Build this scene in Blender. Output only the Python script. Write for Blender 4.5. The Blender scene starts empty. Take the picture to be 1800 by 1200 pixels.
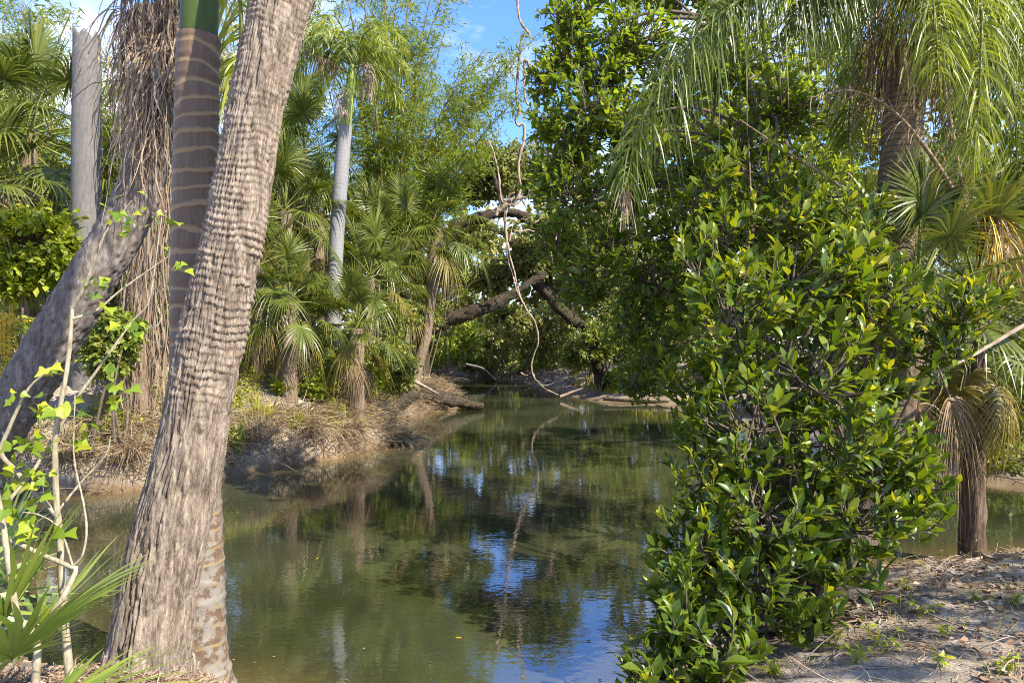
import bpy, math
import numpy as np
from mathutils import Matrix, Vector

# ------------------------------------------------------------------ camera, sky, sun
sc = bpy.context.scene
CAMZ, FPX = 2.3, 1200.0
cam_d = bpy.data.cameras.new('camera'); cam = bpy.data.objects.new('camera', cam_d)
sc.collection.objects.link(cam); sc.camera = cam
cam.location = (0, 0, CAMZ); cam.rotation_euler = (math.radians(90), 0, 0)
cam_d.sensor_width = 36; cam_d.lens = 24; cam_d.clip_start = 0.05; cam_d.clip_end = 3000
SUN = np.array([0.80, -0.58, 0.86]); SUN = SUN / np.linalg.norm(SUN)
SUN_EL = math.asin(SUN[2]); SUN_AZ = math.atan2(SUN[0], SUN[1])       # clockwise from +Y
world = bpy.data.worlds.new('World'); sc.world = world; world.use_nodes = True
wt = world.node_tree; wt.nodes.clear()
wo = wt.nodes.new('ShaderNodeOutputWorld'); wb = wt.nodes.new('ShaderNodeBackground')
sky = wt.nodes.new('ShaderNodeTexSky'); sky.sky_type = 'NISHITA'; sky.sun_disc = False
sky.sun_elevation = SUN_EL; sky.sun_rotation = SUN_AZ
sky.air_density = 1.0; sky.dust_density = 0.3; sky.ozone_density = 2.5
tc = wt.nodes.new('ShaderNodeTexCoord')
mp = wt.nodes.new('ShaderNodeMapping'); mp.inputs['Scale'].default_value = (1, 1, 2.2); mp.inputs['Location'].default_value = (0.35, 0.1, 0.2)
cn = wt.nodes.new('ShaderNodeTexNoise'); cn.inputs['Scale'].default_value = 3.2; cn.inputs['Detail'].default_value = 7; cn.inputs['Roughness'].default_value = 0.58
cr = wt.nodes.new('ShaderNodeValToRGB'); cr.color_ramp.elements[0].position = 0.45; cr.color_ramp.elements[1].position = 0.64
cr.color_ramp.elements[0].color = (0, 0, 0, 1); cr.color_ramp.elements[1].color = (0.85, 0.85, 0.85, 1)
sat = wt.nodes.new('ShaderNodeMix'); sat.data_type = 'RGBA'; sat.blend_type = 'MULTIPLY'; sat.inputs[0].default_value = 1.0
sat.inputs[7].default_value = (0.56, 0.76, 1.12, 1)
cm = wt.nodes.new('ShaderNodeMix'); cm.data_type = 'RGBA'; cm.inputs[7].default_value = (4.6, 4.7, 4.9, 1)
wt.links.new(tc.outputs['Generated'], mp.inputs[0]); wt.links.new(mp.outputs[0], cn.inputs['Vector'])
sxz = wt.nodes.new('ShaderNodeSeparateXYZ'); wt.links.new(tc.outputs['Generated'], sxz.inputs[0]); cl = wt.nodes.new('ShaderNodeMath'); cl.operation = 'MULTIPLY_ADD'; cl.inputs[1].default_value = -0.16; wt.links.new(sxz.outputs[2], cl.inputs[0]); wt.links.new(cn.outputs['Fac'], cl.inputs[2]); cl2 = wt.nodes.new('ShaderNodeMath'); cl2.operation = 'ADD'; cl2.inputs[1].default_value = 0.055; wt.links.new(cl.outputs[0], cl2.inputs[0]); wt.links.new(cl2.outputs[0], cr.inputs[0]); wt.links.new(cr.outputs[0], cm.inputs[0])
wt.links.new(sky.outputs[0], sat.inputs[6]); wt.links.new(sat.outputs[2], cm.inputs[6])
wt.links.new(cm.outputs[2], wb.inputs[0]); wb.inputs[1].default_value = 0.15
wt.links.new(wb.outputs[0], wo.inputs[0])
sd = bpy.data.lights.new('sun', 'SUN'); sd.energy = 4.6; sd.angle = math.radians(0.5); sd.color = (1.0, 0.91, 0.75)
so = bpy.data.objects.new('sun', sd); sc.collection.objects.link(so)
so.rotation_euler = Vector(SUN).to_track_quat('Z', 'Y').to_euler(); so.location = (20, -15, 25)
sc.view_settings.view_transform = 'Standard'; sc.view_settings.look = 'None'
sc.view_settings.gamma = 1; sc.view_settings.use_curve_mapping = False
sc.view_settings.exposure = 1.36
sc.cycles.use_denoising = True; sc.cycles.filter_width = 1.0; sc.cycles.denoising_prefilter = 'NONE'; sc.cycles.max_bounces = 6; sc.cycles.diffuse_bounces = 4; sc.cycles.transmission_bounces = 4
sc.cycles.glossy_bounces = 3; sc.cycles.caustics_reflective = False; sc.cycles.caustics_refractive = False

# ------------------------------------------------------------------ helpers
C = sc.collection
def rs(seed): return np.random.RandomState(seed)
def P(u, v, d): return np.array([(u - 900) / FPX * d, d, CAMZ + (600 - v) / FPX * d])
def PP(lst, d=None): return np.array([P(*q) if len(q) == 3 else P(q[0], q[1], d) for q in lst])
def nz(a):
    a = np.asarray(a, float); return a / (np.linalg.norm(a, axis=-1, keepdims=True) + 1e-9)
_T = rs(1).rand(256, 256)
def vnoise(x, y, seed=0, per=None):
    x = np.asarray(x, float); y = np.asarray(y, float)
    xi = np.floor(x).astype(int); yi = np.floor(y).astype(int); fx = x - xi; fy = y - yi
    fx = fx * fx * (3 - 2 * fx); fy = fy * fy * (3 - 2 * fy)
    m = per or 256; a = xi % m; b = (xi + 1) % m; o = seed * 37
    g = lambda i, j: _T[(i + o) % 256, (j + o * 3) % 256]
    return (g(a, yi) * (1 - fx) + g(b, yi) * fx) * (1 - fy) + (g(a, yi + 1) * (1 - fx) + g(b, yi + 1) * fx) * fy
def fbm(x, y, seed=0, octv=4):
    s = 0; a = 0.5
    for k in range(octv): s = s + a * vnoise(x * 2 ** k, y * 2 ** k, seed + k); a *= 0.5
    return s
def spline(pts, n):
    pts = np.asarray(pts, float)
    if len(pts) == 2: return pts[0] + (pts[1] - pts[0]) * np.linspace(0, 1, n)[:, None]
    p = np.vstack([2 * pts[0] - pts[1], pts, 2 * pts[-1] - pts[-2]])
    L = np.r_[0, np.cumsum(np.linalg.norm(np.diff(pts[:, :3], axis=0), axis=1))]
    q = np.linspace(0, L[-1], n); i = np.clip(np.searchsorted(L, q, 'right') - 1, 0, len(pts) - 2)
    t = ((q - L[i]) / (L[i + 1] - L[i] + 1e-9))[:, None]
    a, b, c, d = p[i], p[i + 1], p[i + 2], p[i + 3]
    return 0.5 * (2 * b + (c - a) * t + (2 * a - 5 * b + 4 * c - d) * t ** 2 + (3 * b - a - 3 * c + d) * t ** 3)

def rootpos(o):
    p = np.zeros(3)
    while o is not None: p = p + np.array(o.location); o = o.parent
    return p
def mesh(name, V, F, mat, rnd=None, uv=None, smooth=False):
    V = np.ascontiguousarray(V, np.float32); Fs = F if isinstance(F, list) else [F]
    Fs = [np.asarray(f, np.int32) for f in Fs if len(f)]
    me = bpy.data.meshes.new(name)
    me.vertices.add(len(V)); me.vertices.foreach_set('co', V.ravel())
    loops = np.concatenate([f.ravel() for f in Fs]); tot = np.concatenate([np.full(len(f), f.shape[1], np.int32) for f in Fs])
    st = np.r_[0, np.cumsum(tot)[:-1]].astype(np.int32)
    me.loops.add(len(loops)); me.loops.foreach_set('vertex_index', loops)
    me.polygons.add(len(tot)); me.polygons.foreach_set('loop_start', st); me.polygons.foreach_set('loop_total', tot)
    if smooth: me.polygons.foreach_set('use_smooth', np.ones(len(tot), bool))
    if uv is not None:
        l = me.uv_layers.new(name='UVMap'); l.data.foreach_set('uv', np.ascontiguousarray(uv, np.float32)[loops].ravel())
    if rnd is not None:
        a = me.attributes.new('rnd', 'FLOAT', 'POINT'); a.data.foreach_set('value', np.ascontiguousarray(rnd, np.float32))
    me.update(calc_edges=True)
    if mat is not None: me.materials.append(mat)
    return me
def obj(name, data, parent=None, stuff=False):
    o = bpy.data.objects.new(name, data); C.objects.link(o); o.parent = parent
    if stuff: o['kind'] = 'stuff'
    return o
def mk(name, V, F, mat, parent=None, stuff=False, **kw):
    return obj(name, mesh(name, np.asarray(V) - (rootpos(parent) if parent else 0), F, mat, **kw), parent, stuff)
def thing(name, label, cat, loc, group=None):
    o = bpy.data.objects.new(name, None); C.objects.link(o); o.location = [float(x) for x in loc]; o.empty_display_size = 0.1
    return tag(o, label, cat, group)
def tag(o, label, cat, group=None, kind=None):
    o['label'] = label; o['category'] = cat
    if group: o['group'] = group
    if kind: o['kind'] = kind
    return o
class B:
    """collects geometry for one mesh"""
    def __init__(s): s.V = []; s.F = {}; s.R = []; s.U = []; s.n = 0
    def add(s, V, F, r=0.5, uv=None):
        V = np.asarray(V, float).reshape(-1, 3)
        for f in (F if isinstance(F, list) else [F]):
            if len(f): s.F.setdefault(np.shape(f)[1], []).append(np.asarray(f) + s.n)
        s.V.append(V); s.R.append(np.broadcast_to(r, (len(V),)))
        s.U.append(np.zeros((len(V), 2)) if uv is None else uv); s.n += len(V)
        return s
    def mk(s, name, mat, parent=None, stuff=False, smooth=False):
        return mk(name, np.vstack(s.V), [np.vstack(f) for f in s.F.values()], mat, parent, stuff,
                  rnd=np.concatenate(s.R), uv=np.vstack(s.U), smooth=smooth)

class Frond(B):
    def mk(s, name, mat, parent=None, stuff=False, smooth=False):
        o = B.mk(s, name, mat, parent, stuff, smooth); V, F, uv = s.rachis
        mk('rachis', V, F, M['pet_dead'] if 'dead' in mat.name else M['petiole'], o, uv=uv, smooth=True); return o
def tubes(paths, radii, ns=6, caps=False):
    paths = np.asarray(paths, float)
    if paths.ndim == 2: paths = paths[None]
    n, k, _ = paths.shape; radii = np.broadcast_to(radii, (n, k))
    tan = np.gradient(paths, axis=1); tan = nz(tan)
    d = nz(paths[:, -1] - paths[:, 0] + 1e-6)
    ref = np.where(np.abs(d[:, 1:2]) < 0.8, np.array([[0, 1., 0]]), np.array([[1., 0, 0]]))
    s = nz(np.cross(tan, ref[:, None, :])); t = np.cross(tan, s)
    a = np.linspace(0, 2 * np.pi, ns, endpoint=False)
    V = paths[:, :, None, :] + radii[:, :, None, None] * (np.cos(a)[:, None] * s[:, :, None, :] + np.sin(a)[:, None] * t[:, :, None, :])
    i = np.arange(k - 1)[:, None] * ns; j = np.arange(ns)[None]; j2 = (j + 1) % ns
    q = np.stack([i + j, i + j2, i + ns + j2, i + ns + j], -1).reshape(-1, 4)
    F = (q[None] + (np.arange(n) * k * ns)[:, None, None]).reshape(-1, 4)
    L = np.cumsum(np.r_[0, np.linalg.norm(np.diff(paths[0], axis=0), axis=1)])
    uv = np.stack(np.broadcast_arrays((np.arange(ns) / ns)[None, None], L[None, :, None], ), -1) if n == 1 else np.zeros((n, k, ns, 2))
    return V.reshape(-1, 3), F, uv.reshape(-1, 2)
def tube1(pts, radii, n=20, ns=8):
    p = spline(pts, n); r = np.interp(np.linspace(0, 1, n), np.linspace(0, 1, len(radii)), radii)
    return tubes(p, r, ns)
def ribbons(paths, widths, sides, fold=0.0):
    """paths (n,k,3), widths (n,k), sides (n,3) or (n,k,3): strips; fold>0 gives a V section"""
    paths = np.asarray(paths, float); n, k, _ = paths.shape
    sides = np.asarray(sides, float)
    if sides.ndim == 2: sides = np.repeat(sides[:, None], k, 1)
    tan = nz(np.gradient(paths, axis=1)); sides = nz(sides - (sides * tan).sum(-1, keepdims=True) * tan)
    w = np.broadcast_to(widths, (n, k))[..., None] * 0.5
    if fold:
        nn = np.cross(tan, sides)
        V = np.stack([paths - sides * w + nn * w * fold, paths, paths + sides * w + nn * w * fold], 2); m = 3
    else: V = np.stack([paths - sides * w, paths + sides * w], 2); m = 2
    i = np.arange(k - 1)[:, None] * m; j = np.arange(m - 1)[None]
    q = np.stack([i + j, i + j + 1, i + m + j + 1, i + m + j], -1).reshape(-1, 4)
    F = (q[None] + (np.arange(n) * k * m)[:, None, None]).reshape(-1, 4)
    return V.reshape(-1, 3), F
def frames(d, up):
    x = nz(d); z = nz(up - (up * x).sum(-1, keepdims=True) * x); y = np.cross(z, x)
    return np.stack([x, y, z], -1)
def scatter(tv, tf, M, T, S):
    """template verts, faces; M (n,3,3), T (n,3), S (n,) or (n,3)"""
    S = np.asarray(S, float); S = S[:, None] if S.ndim == 1 else S
    V = np.einsum('nij,nkj->nki', M, tv[None] * S[:, None, :]) + T[:, None, :]
    k = len(tv); off = (np.arange(len(T)) * k)[:, None, None]
    F = [(np.asarray(f)[None] + off).reshape(-1, np.shape(f)[1]) for f in tf]
    return V.reshape(-1, 3), F, k

def leaf_template(width=0.36, fold=0.25, curl=0.18, prof=((0.0, 0.0), (0.3, 0.72), (0.6, 1.0), (0.84, 0.6), (1.0, 0.0)), stalk=0.08):
    V = []; F3 = []; F4 = []
    rows = []
    for t, w in prof:
        z = curl * (t * 0.6 - t * t); hw = width * 0.5 * w; x = stalk + t * (1 - stalk)
        if w == 0: rows.append([len(V)]); V.append((x if t > 0 else 0, 0, z))
        else:
            rows.append([len(V), len(V) + 1, len(V) + 2]); V += [(x, -hw, z + fold * hw), (x, 0, z), (x, hw, z + fold * hw)]
    for a, b in zip(rows, rows[1:]):
        if len(a) == 1: F3 += [(a[0], b[1], b[0]), (a[0], b[2], b[1])]
        elif len(b) == 1: F3 += [(a[0], a[1], b[0]), (a[1], a[2], b[0])]
        else: F4 += [(a[0], a[1], b[1], b[0]), (a[1], a[2], b[2], b[1])]
    return np.array(V, float), [f for f in (np.array(F3), np.array(F4)) if len(f)]
LEAF = leaf_template()
LEAF_MID = leaf_template(0.42, 0.22, 0.2, ((0, 0), (0.3, 0.85), (0.7, 0.8), (1, 0)), 0.05)
DIAM = (np.array([(0, 0, 0), (0.45, -0.16, 0.05), (1, 0, -0.08), (0.45, 0.16, 0.05)]), [np.array([(0, 1, 2), (0, 2, 3)])])
DIAMW = (np.array([(0, 0, 0), (0.5, -0.30, 0.08), (1, 0, -0.06), (0.5, 0.30, 0.08)]), [np.array([(0, 1, 2), (0, 2, 3)])])
BAMB = (np.array([(0, 0, 0), (0.35, -0.09, 0.0), (1, 0, -0.15), (0.35, 0.09, 0.0)]), [np.array([(0, 1, 2), (0, 2, 3)])])
def _arrow():
    pts = [(0, 0), (0.02, -0.12), (0.12, -0.42), (0.28, -0.50), (0.42, -0.30), (0.62, -0.16), (1, 0), (0.62, 0.16), (0.42, 0.30), (0.28, 0.50), (0.12, 0.42), (0.02, 0.12)]
    V = np.array([(x, y, 0.22 * abs(y) - 0.12 * x * x) for x, y in pts] + [(0.35, 0, 0.0)])
    n = len(pts); F = np.array([(n, i, (i + 1) % n) for i in range(n)])
    V[:, 0] += 0.12; V = np.vstack([V, [(0, -0.006, 0), (0, 0.006, 0)]]); F = np.vstack([F, [(n + 1, 0, n + 2)]])
    return V, [F]
ARROW = _arrow()

# ------------------------------------------------------------------ materials
def nodes(name):
    m = bpy.data.materials.new(name); m.use_nodes = True; t = m.node_tree; t.nodes.clear()
    out = t.nodes.new('ShaderNodeOutputMaterial'); return m, t, out
def N(t, typ, **kw):
    n = t.nodes.new('ShaderNode' + typ)
    for k, v in kw.items():
        if k.startswith('_'): setattr(n, k[1:], v)
        else: n.inputs[k.replace('_', ' ')].default_value = v
    return n
def ramp(t, stops):
    r = t.nodes.new('ShaderNodeValToRGB'); e = r.color_ramp.elements
    while len(e) > len(stops): e.remove(e[-1])
    while len(e) < len(stops): e.new(0.5)
    for i, (p, c) in enumerate(stops): e[i].position = p; e[i].color = (*c[:3], 1)
    return r
def leafmat(name, cols, trans=0.35, rough=0.45, spec=0.5, by='attr', tmul=(1.5, 1.5, 0.6), nscale=0):
    if tmul[2] < 0.7 and trans > 0.2: cols = [(c[0] * 1.8, c[1] * 1.42, c[2] * 0.95) for c in cols]
    m, t, out = nodes(name)
    if by == 'attr': src = N(t, 'Attribute', _attribute_name='rnd').outputs['Fac']
    else: src = N(t, 'ObjectInfo').outputs['Random']
    n = len(cols); r = ramp(t, [(i / max(1, n - 1), c) for i, c in enumerate(cols)]); t.links.new(src, r.inputs[0])
    p = N(t, 'BsdfPrincipled', Roughness=rough); p.inputs['Specular IOR Level'].default_value = spec
    col = r.outputs[0]
    if nscale:
        nt = N(t, 'TexNoise', Scale=nscale, Detail=3.0); hs = N(t, 'HueSaturation'); mr = N(t, 'MapRange'); mr.inputs[3].default_value = 0.65; mr.inputs[4].default_value = 1.35
        tcn = N(t, 'TexCoord'); t.links.new(tcn.outputs['Object'], nt.inputs['Vector'])
        t.links.new(nt.outputs['Fac'], mr.inputs[0]); t.links.new(mr.outputs[0], hs.inputs['Value']); t.links.new(col, hs.inputs['Color']); col = hs.outputs[0]
    t.links.new(col, p.inputs['Base Color'])
    tr = N(t, 'BsdfTranslucent'); mu = t.nodes.new('ShaderNodeMix'); mu.data_type = 'RGBA'; mu.blend_type = 'MULTIPLY'; mu.inputs[0].default_value = 1
    mu.inputs[7].default_value = (*tmul, 1); t.links.new(col, mu.inputs[6]); t.links.new(mu.outputs[2], tr.inputs[0])
    mx = N(t, 'MixShader'); mx.inputs[0].default_value = trans
    t.links.new(p.outputs[0], mx.inputs[1]); t.links.new(tr.outputs[0], mx.inputs[2]); t.links.new(mx.outputs[0], out.inputs[0])
    return m
def barkmat(name, cols, scale=(6, 6, 1.2), bump=0.5, bscale=18, rough=0.9, spots=None, dist=0.02, fine=0):
    m, t, out = nodes(name)
    tcn = N(t, 'TexCoord'); mpn = N(t, 'Mapping', Scale=scale); t.links.new(tcn.outputs['Object'], mpn.inputs[0])
    n1 = N(t, 'TexNoise', Scale=3.0, Detail=8.0, Roughness=0.65); t.links.new(mpn.outputs[0], n1.inputs['Vector'])
    r = ramp(t, [(0.32 + 0.36 * i / (len(cols) - 1), c) for i, c in enumerate(cols)]); t.links.new(n1.outputs['Fac'], r.inputs[0])
    if fine:
        mpf = N(t, 'Mapping', Scale=(90, 90, 14)); t.links.new(tcn.outputs['Object'], mpf.inputs[0]); nf = N(t, 'TexNoise', Scale=1.0, Detail=8.0, Roughness=0.85); t.links.new(mpf.outputs[0], nf.inputs['Vector'])
        av = N(t, 'Math', _operation='MULTIPLY_ADD'); t.links.new(nf.outputs['Fac'], av.inputs[0]); av.inputs[1].default_value = fine; hv = N(t, 'Math', _operation='MULTIPLY_ADD'); t.links.new(n1.outputs['Fac'], hv.inputs[0]); hv.inputs[1].default_value = 1.0; hv.inputs[2].default_value = -fine / 2; t.links.new(hv.outputs[0], av.inputs[2]); t.links.new(av.outputs[0], r.inputs[0])
    col = r.outputs[0]
    if spots:
        n3 = N(t, 'TexNoise', Scale=spots[0], Detail=6.0, Roughness=0.7); t.links.new(tcn.outputs['Object'], n3.inputs['Vector'])
        r3 = ramp(t, [(spots[1], (0, 0, 0)), (spots[1] + 0.06, (1, 1, 1))]); t.links.new(n3.outputs['Fac'], r3.inputs[0])
        mx = t.nodes.new('ShaderNodeMix'); mx.data_type = 'RGBA'; mx.inputs[7].default_value = (*spots[2], 1)
        t.links.new(r3.outputs[0], mx.inputs[0]); t.links.new(col, mx.inputs[6]); col = mx.outputs[2]
    n2 = N(t, 'TexNoise', Scale=bscale, Detail=8.0, Roughness=0.7); t.links.new(mpn.outputs[0], n2.inputs['Vector'])
    bp = N(t, 'Bump', Strength=bump, Distance=dist); t.links.new(n2.outputs['Fac'], bp.inputs['Height'])
    p = N(t, 'BsdfPrincipled', Roughness=rough); p.inputs['Specular IOR Level'].default_value = 0.25
    t.links.new(col, p.inputs['Base Color']); t.links.new(bp.outputs[0], p.inputs['Normal']); t.links.new(p.outputs[0], out.inputs[0])
    return m
def ringmat(name, base, base2, band, period, width, rough=0.6, warp=0.12, bump=0.3, spots=None):
    """palm trunk with leaf-scar rings; v of the UV map runs in metres along the trunk"""
    m, t, out = nodes(name)
    uvn = N(t, 'UVMap'); sx = N(t, 'SeparateXYZ'); t.links.new(uvn.outputs[0], sx.inputs[0])
    tcn = N(t, 'TexCoord'); n0 = N(t, 'TexNoise', Scale=2.2, Detail=3.0); t.links.new(tcn.outputs['Object'], n0.inputs['Vector'])
    ma = N(t, 'Math', _operation='MULTIPLY_ADD'); t.links.new(n0.outputs['Fac'], ma.inputs[0]); ma.inputs[1].default_value = warp; t.links.new(sx.outputs[1], ma.inputs[2])
    dv = N(t, 'Math', _operation='DIVIDE'); t.links.new(ma.outputs[0], dv.inputs[0]); dv.inputs[1].default_value = period
    fr = N(t, 'Math', _operation='FRACT'); t.links.new(dv.outputs[0], fr.inputs[0])
    nf = N(t, 'TexNoise', Scale=45.0, Detail=4.0); t.links.new(tcn.outputs['Object'], nf.inputs['Vector'])
    ad = N(t, 'Math', _operation='MULTIPLY_ADD'); t.links.new(nf.outputs['Fac'], ad.inputs[0]); ad.inputs[1].default_value = width * 0.7; t.links.new(fr.outputs[0], ad.inputs[2])
    rr = ramp(t, [(0.0, (1, 1, 1)), (width * 1.0, (1, 1, 1)), (width * 1.55, (0, 0, 0)), (1.0, (0, 0, 0))]); t.links.new(ad.outputs[0], rr.inputs[0])
    mpn = N(t, 'Mapping', Scale=(14, 14, 1.5)); t.links.new(tcn.outputs['Object'], mpn.inputs[0])
    n1 = N(t, 'TexNoise', Scale=3.0, Detail=8.0, Roughness=0.65); t.links.new(mpn.outputs[0], n1.inputs['Vector'])
    r1 = ramp(t, [(0.3, base), (0.7, base2)]); t.links.new(n1.outputs['Fac'], r1.inputs[0])
    mx = t.nodes.new('ShaderNodeMix'); mx.data_type = 'RGBA'; mx.inputs[7].default_value = (*band, 1)
    t.links.new(rr.outputs[0], mx.inputs[0]); t.links.new(r1.outputs[0], mx.inputs[6]); col = mx.outputs[2]
    if spots:
        n3 = N(t, 'TexNoise', Scale=spots[0], Detail=8.0, Roughness=0.75); t.links.new(tcn.outputs['Object'], n3.inputs['Vector'])
        r3 = ramp(t, [(spots[1], (0, 0, 0)), (spots[1] + 0.05, (1, 1, 1))]); t.links.new(n3.outputs['Fac'], r3.inputs[0])
        fade = N(t, 'MapRange'); fade.inputs[1].default_value = spots[3]; fade.inputs[2].default_value = spots[3] + 0.5; fade.inputs[3].default_value = 1; fade.inputs[4].default_value = 0
        t.links.new(sx.outputs[1], fade.inputs[0]); mm = N(t, 'Math', _operation='MULTIPLY'); t.links.new(r3.outputs[0], mm.inputs[0]); t.links.new(fade.outputs[0], mm.inputs[1])
        m3 = t.nodes.new('ShaderNodeMix'); m3.data_type = 'RGBA'; m3.inputs[7].default_value = (*spots[2], 1)
        t.links.new(mm.outputs[0], m3.inputs[0]); t.links.new(col, m3.inputs[6]); col = m3.outputs[2]
    sb = N(t, 'Math', _operation='MULTIPLY_ADD'); t.links.new(rr.outputs[0], sb.inputs[0]); sb.inputs[1].default_value = 0.6; t.links.new(n1.outputs['Fac'], sb.inputs[2])
    bp = N(t, 'Bump', Strength=bump, Distance=0.012); t.links.new(sb.outputs[0], bp.inputs['Height'])
    p = N(t, 'BsdfPrincipled', Roughness=rough); p.inputs['Specular IOR Level'].default_value = 0.4
    t.links.new(col, p.inputs['Base Color']); t.links.new(bp.outputs[0], p.inputs['Normal']); t.links.new(p.outputs[0], out.inputs[0])
    return m

M = {}
M['bark_main'] = barkmat('sabal_bark', [(0.112, 0.084, 0.063), (0.275, 0.217, 0.168), (0.46, 0.375, 0.292)], (9, 9, 1.8), 1.0, 22, dist=0.014, spots=(5, 0.64, (0.30, 0.20, 0.12)), fine=0.9)
M['bark_lean'] = barkmat('weathered_palm_bark', [(0.08, 0.066, 0.057), (0.16, 0.135, 0.118), (0.26, 0.225, 0.20)], (7, 7, 1.6), 0.7, 14, dist=0.02, spots=(7, 0.64, (0.5, 0.5, 0.48)))
M['ring'] = ringmat('ringed_palm_bark', (0.085, 0.052, 0.032), (0.15, 0.098, 0.062), (0.24, 0.165, 0.08), 0.118, 0.22, warp=0.3, spots=(11, 0.47, (0.20, 0.18, 0.155), 1.0))
M['royal'] = ringmat('grey_palm_bark', (0.17, 0.167, 0.167), (0.27, 0.265, 0.265), (0.19, 0.187, 0.187), 0.09, 0.25, rough=0.8, warp=0.15, bump=0.08)
M['stub'] = ringmat('dead_palm_bark', (0.085, 0.08, 0.076), (0.18, 0.168, 0.158), (0.125, 0.117, 0.11), 0.17, 0.2, rough=0.85, warp=0.25, bump=0.12)
M['sabal_trunk'] = barkmat('palm_trunk_bark', [(0.10, 0.07, 0.045), (0.22, 0.16, 0.11), (0.34, 0.27, 0.20)], (9, 9, 2), 0.8, 9, dist=0.04)
M['queen_trunk'] = ringmat('queen_palm_bark', (0.13, 0.09, 0.055), (0.24, 0.175, 0.115), (0.10, 0.07, 0.045), 0.06, 0.3, rough=0.85, warp=0.06, bump=0.8)
M['red_trunk'] = barkmat('red_brown_bark', [(0.05, 0.032, 0.02), (0.12, 0.08, 0.052), (0.22, 0.16, 0.115)], (10, 10, 1.5), 0.8, 9, dist=0.03)
M['oak'] = barkmat('oak_bark', [(0.022, 0.017, 0.011), (0.06, 0.045, 0.03), (0.115, 0.088, 0.058)], (4, 4, 4), 1.0, 6, dist=0.08, spots=(1.6, 0.56, (0.085, 0.095, 0.03)))
M['wood'] = barkmat('grey_wood', [(0.07, 0.05, 0.035), (0.13, 0.10, 0.072), (0.21, 0.165, 0.12)], (8, 8, 8), 0.5, 12)
M['vine'] = barkmat('pale_vine', [(0.17, 0.12, 0.085), (0.29, 0.22, 0.165), (0.40, 0.32, 0.25)], (3, 3, 3), 0.4, 8)
M['stem'] = barkmat('sapling_bark', [(0.17, 0.135, 0.09), (0.29, 0.25, 0.17), (0.40, 0.36, 0.27)], (20, 20, 5), 0.4, 20, dist=0.004)
M['culm'] = barkmat('bamboo_culm', [(0.06, 0.045, 0.014), (0.14, 0.10, 0.025), (0.24, 0.17, 0.04)], (3, 3, 3), 0.2, 6, rough=0.5)
M['culm_y'] = barkmat('yellow_bamboo_culm', [(0.35, 0.22, 0.03), (0.50, 0.33, 0.04), (0.58, 0.42, 0.08)], (3, 3, 3), 0.2, 6, rough=0.5)
M['shaft'] = barkmat('green_crownshaft', [(0.03, 0.05, 0.009), (0.05, 0.078, 0.012), (0.085, 0.11, 0.02)], (3, 3, 0.6), 0.1, 6, rough=0.5)
M['shaft_y'] = barkmat('yellow_crownshaft', [(0.10, 0.15, 0.025), (0.20, 0.26, 0.04), (0.30, 0.33, 0.06)], (3, 3, 0.6), 0.05, 6, rough=0.4)
M['petiole'] = barkmat('green_petiole', [(0.09, 0.11, 0.025), (0.16, 0.18, 0.04), (0.24, 0.24, 0.07)], (4, 4, 4), 0.1, 6, rough=0.5)
M['pet_dead'] = barkmat('dead_petiole', [(0.12, 0.08, 0.05), (0.22, 0.16, 0.11), (0.32, 0.25, 0.18)], (6, 6, 6), 0.3, 8)
M['fan'] = leafmat('fan_frond_green', [(0.025, 0.047, 0.013), (0.05, 0.085, 0.02), (0.085, 0.125, 0.03), (0.15, 0.17, 0.05)], 0.28, 0.36)
M['fan_y'] = leafmat('fan_frond_yellowing', [(0.06, 0.08, 0.02), (0.12, 0.125, 0.035), (0.17, 0.15, 0.06)], 0.3, 0.5)
M['dead'] = leafmat('dead_frond', [(0.11, 0.07, 0.04), (0.20, 0.135, 0.08), (0.31, 0.23, 0.145), (0.38, 0.31, 0.21)], 0.2, 0.8, 0.2, tmul=(1.1, 1.0, 0.8))
M['dead_grey'] = leafmat('grey_dead_frond', [(0.17, 0.12, 0.08), (0.31, 0.235, 0.17), (0.45, 0.365, 0.275)], 0.2, 0.8, 0.2, tmul=(1.1, 1.0, 0.8))
M['pinn'] = leafmat('feather_frond', [(0.035, 0.062, 0.016), (0.06, 0.105, 0.022), (0.10, 0.15, 0.03)], 0.34, 0.38)
M['pinn_l'] = leafmat('light_feather_frond', [(0.07, 0.11, 0.02), (0.12, 0.18, 0.03), (0.18, 0.24, 0.04)], 0.4, 0.42)
M['gold'] = leafmat('golden_frond', [(0.27, 0.25, 0.02), (0.36, 0.30, 0.03), (0.40, 0.36, 0.05)], 0.35, 0.5, tmul=(1.2, 1.1, 0.6))
M['bamboo'] = leafmat('bamboo_leaf', [(0.038, 0.08, 0.014), (0.075, 0.14, 0.02), (0.115, 0.185, 0.03), (0.175, 0.20, 0.045)], 0.5, 0.5)
M['oakleaf'] = leafmat('oak_leaf', [(0.06, 0.09, 0.045), (0.115, 0.155, 0.075), (0.19, 0.235, 0.12)], 0.4, 0.5)
M['wood_far'] = leafmat('woodland_leaf', [(0.05, 0.07, 0.02), (0.10, 0.13, 0.03), (0.17, 0.19, 0.05)], 0.3, 0.55)
M['bright'] = leafmat('bright_shrub_leaf', [(0.06, 0.11, 0.015), (0.11, 0.18, 0.022), (0.18, 0.26, 0.035), (0.27, 0.32, 0.06)], 0.38, 0.45)
M['mid'] = leafmat('shrub_leaf', [(0.042, 0.075, 0.022), (0.08, 0.13, 0.034), (0.135, 0.19, 0.048), (0.20, 0.225, 0.075)], 0.33, 0.45)
M['big'] = leafmat('glossy_shrub_leaf', [(0.022, 0.052, 0.012), (0.042, 0.088, 0.016), (0.068, 0.125, 0.02), (0.10, 0.155, 0.022), (0.17, 0.22, 0.028)], 0.34, 0.30, 0.42, tmul=(2.1, 1.9, 0.4))
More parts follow.
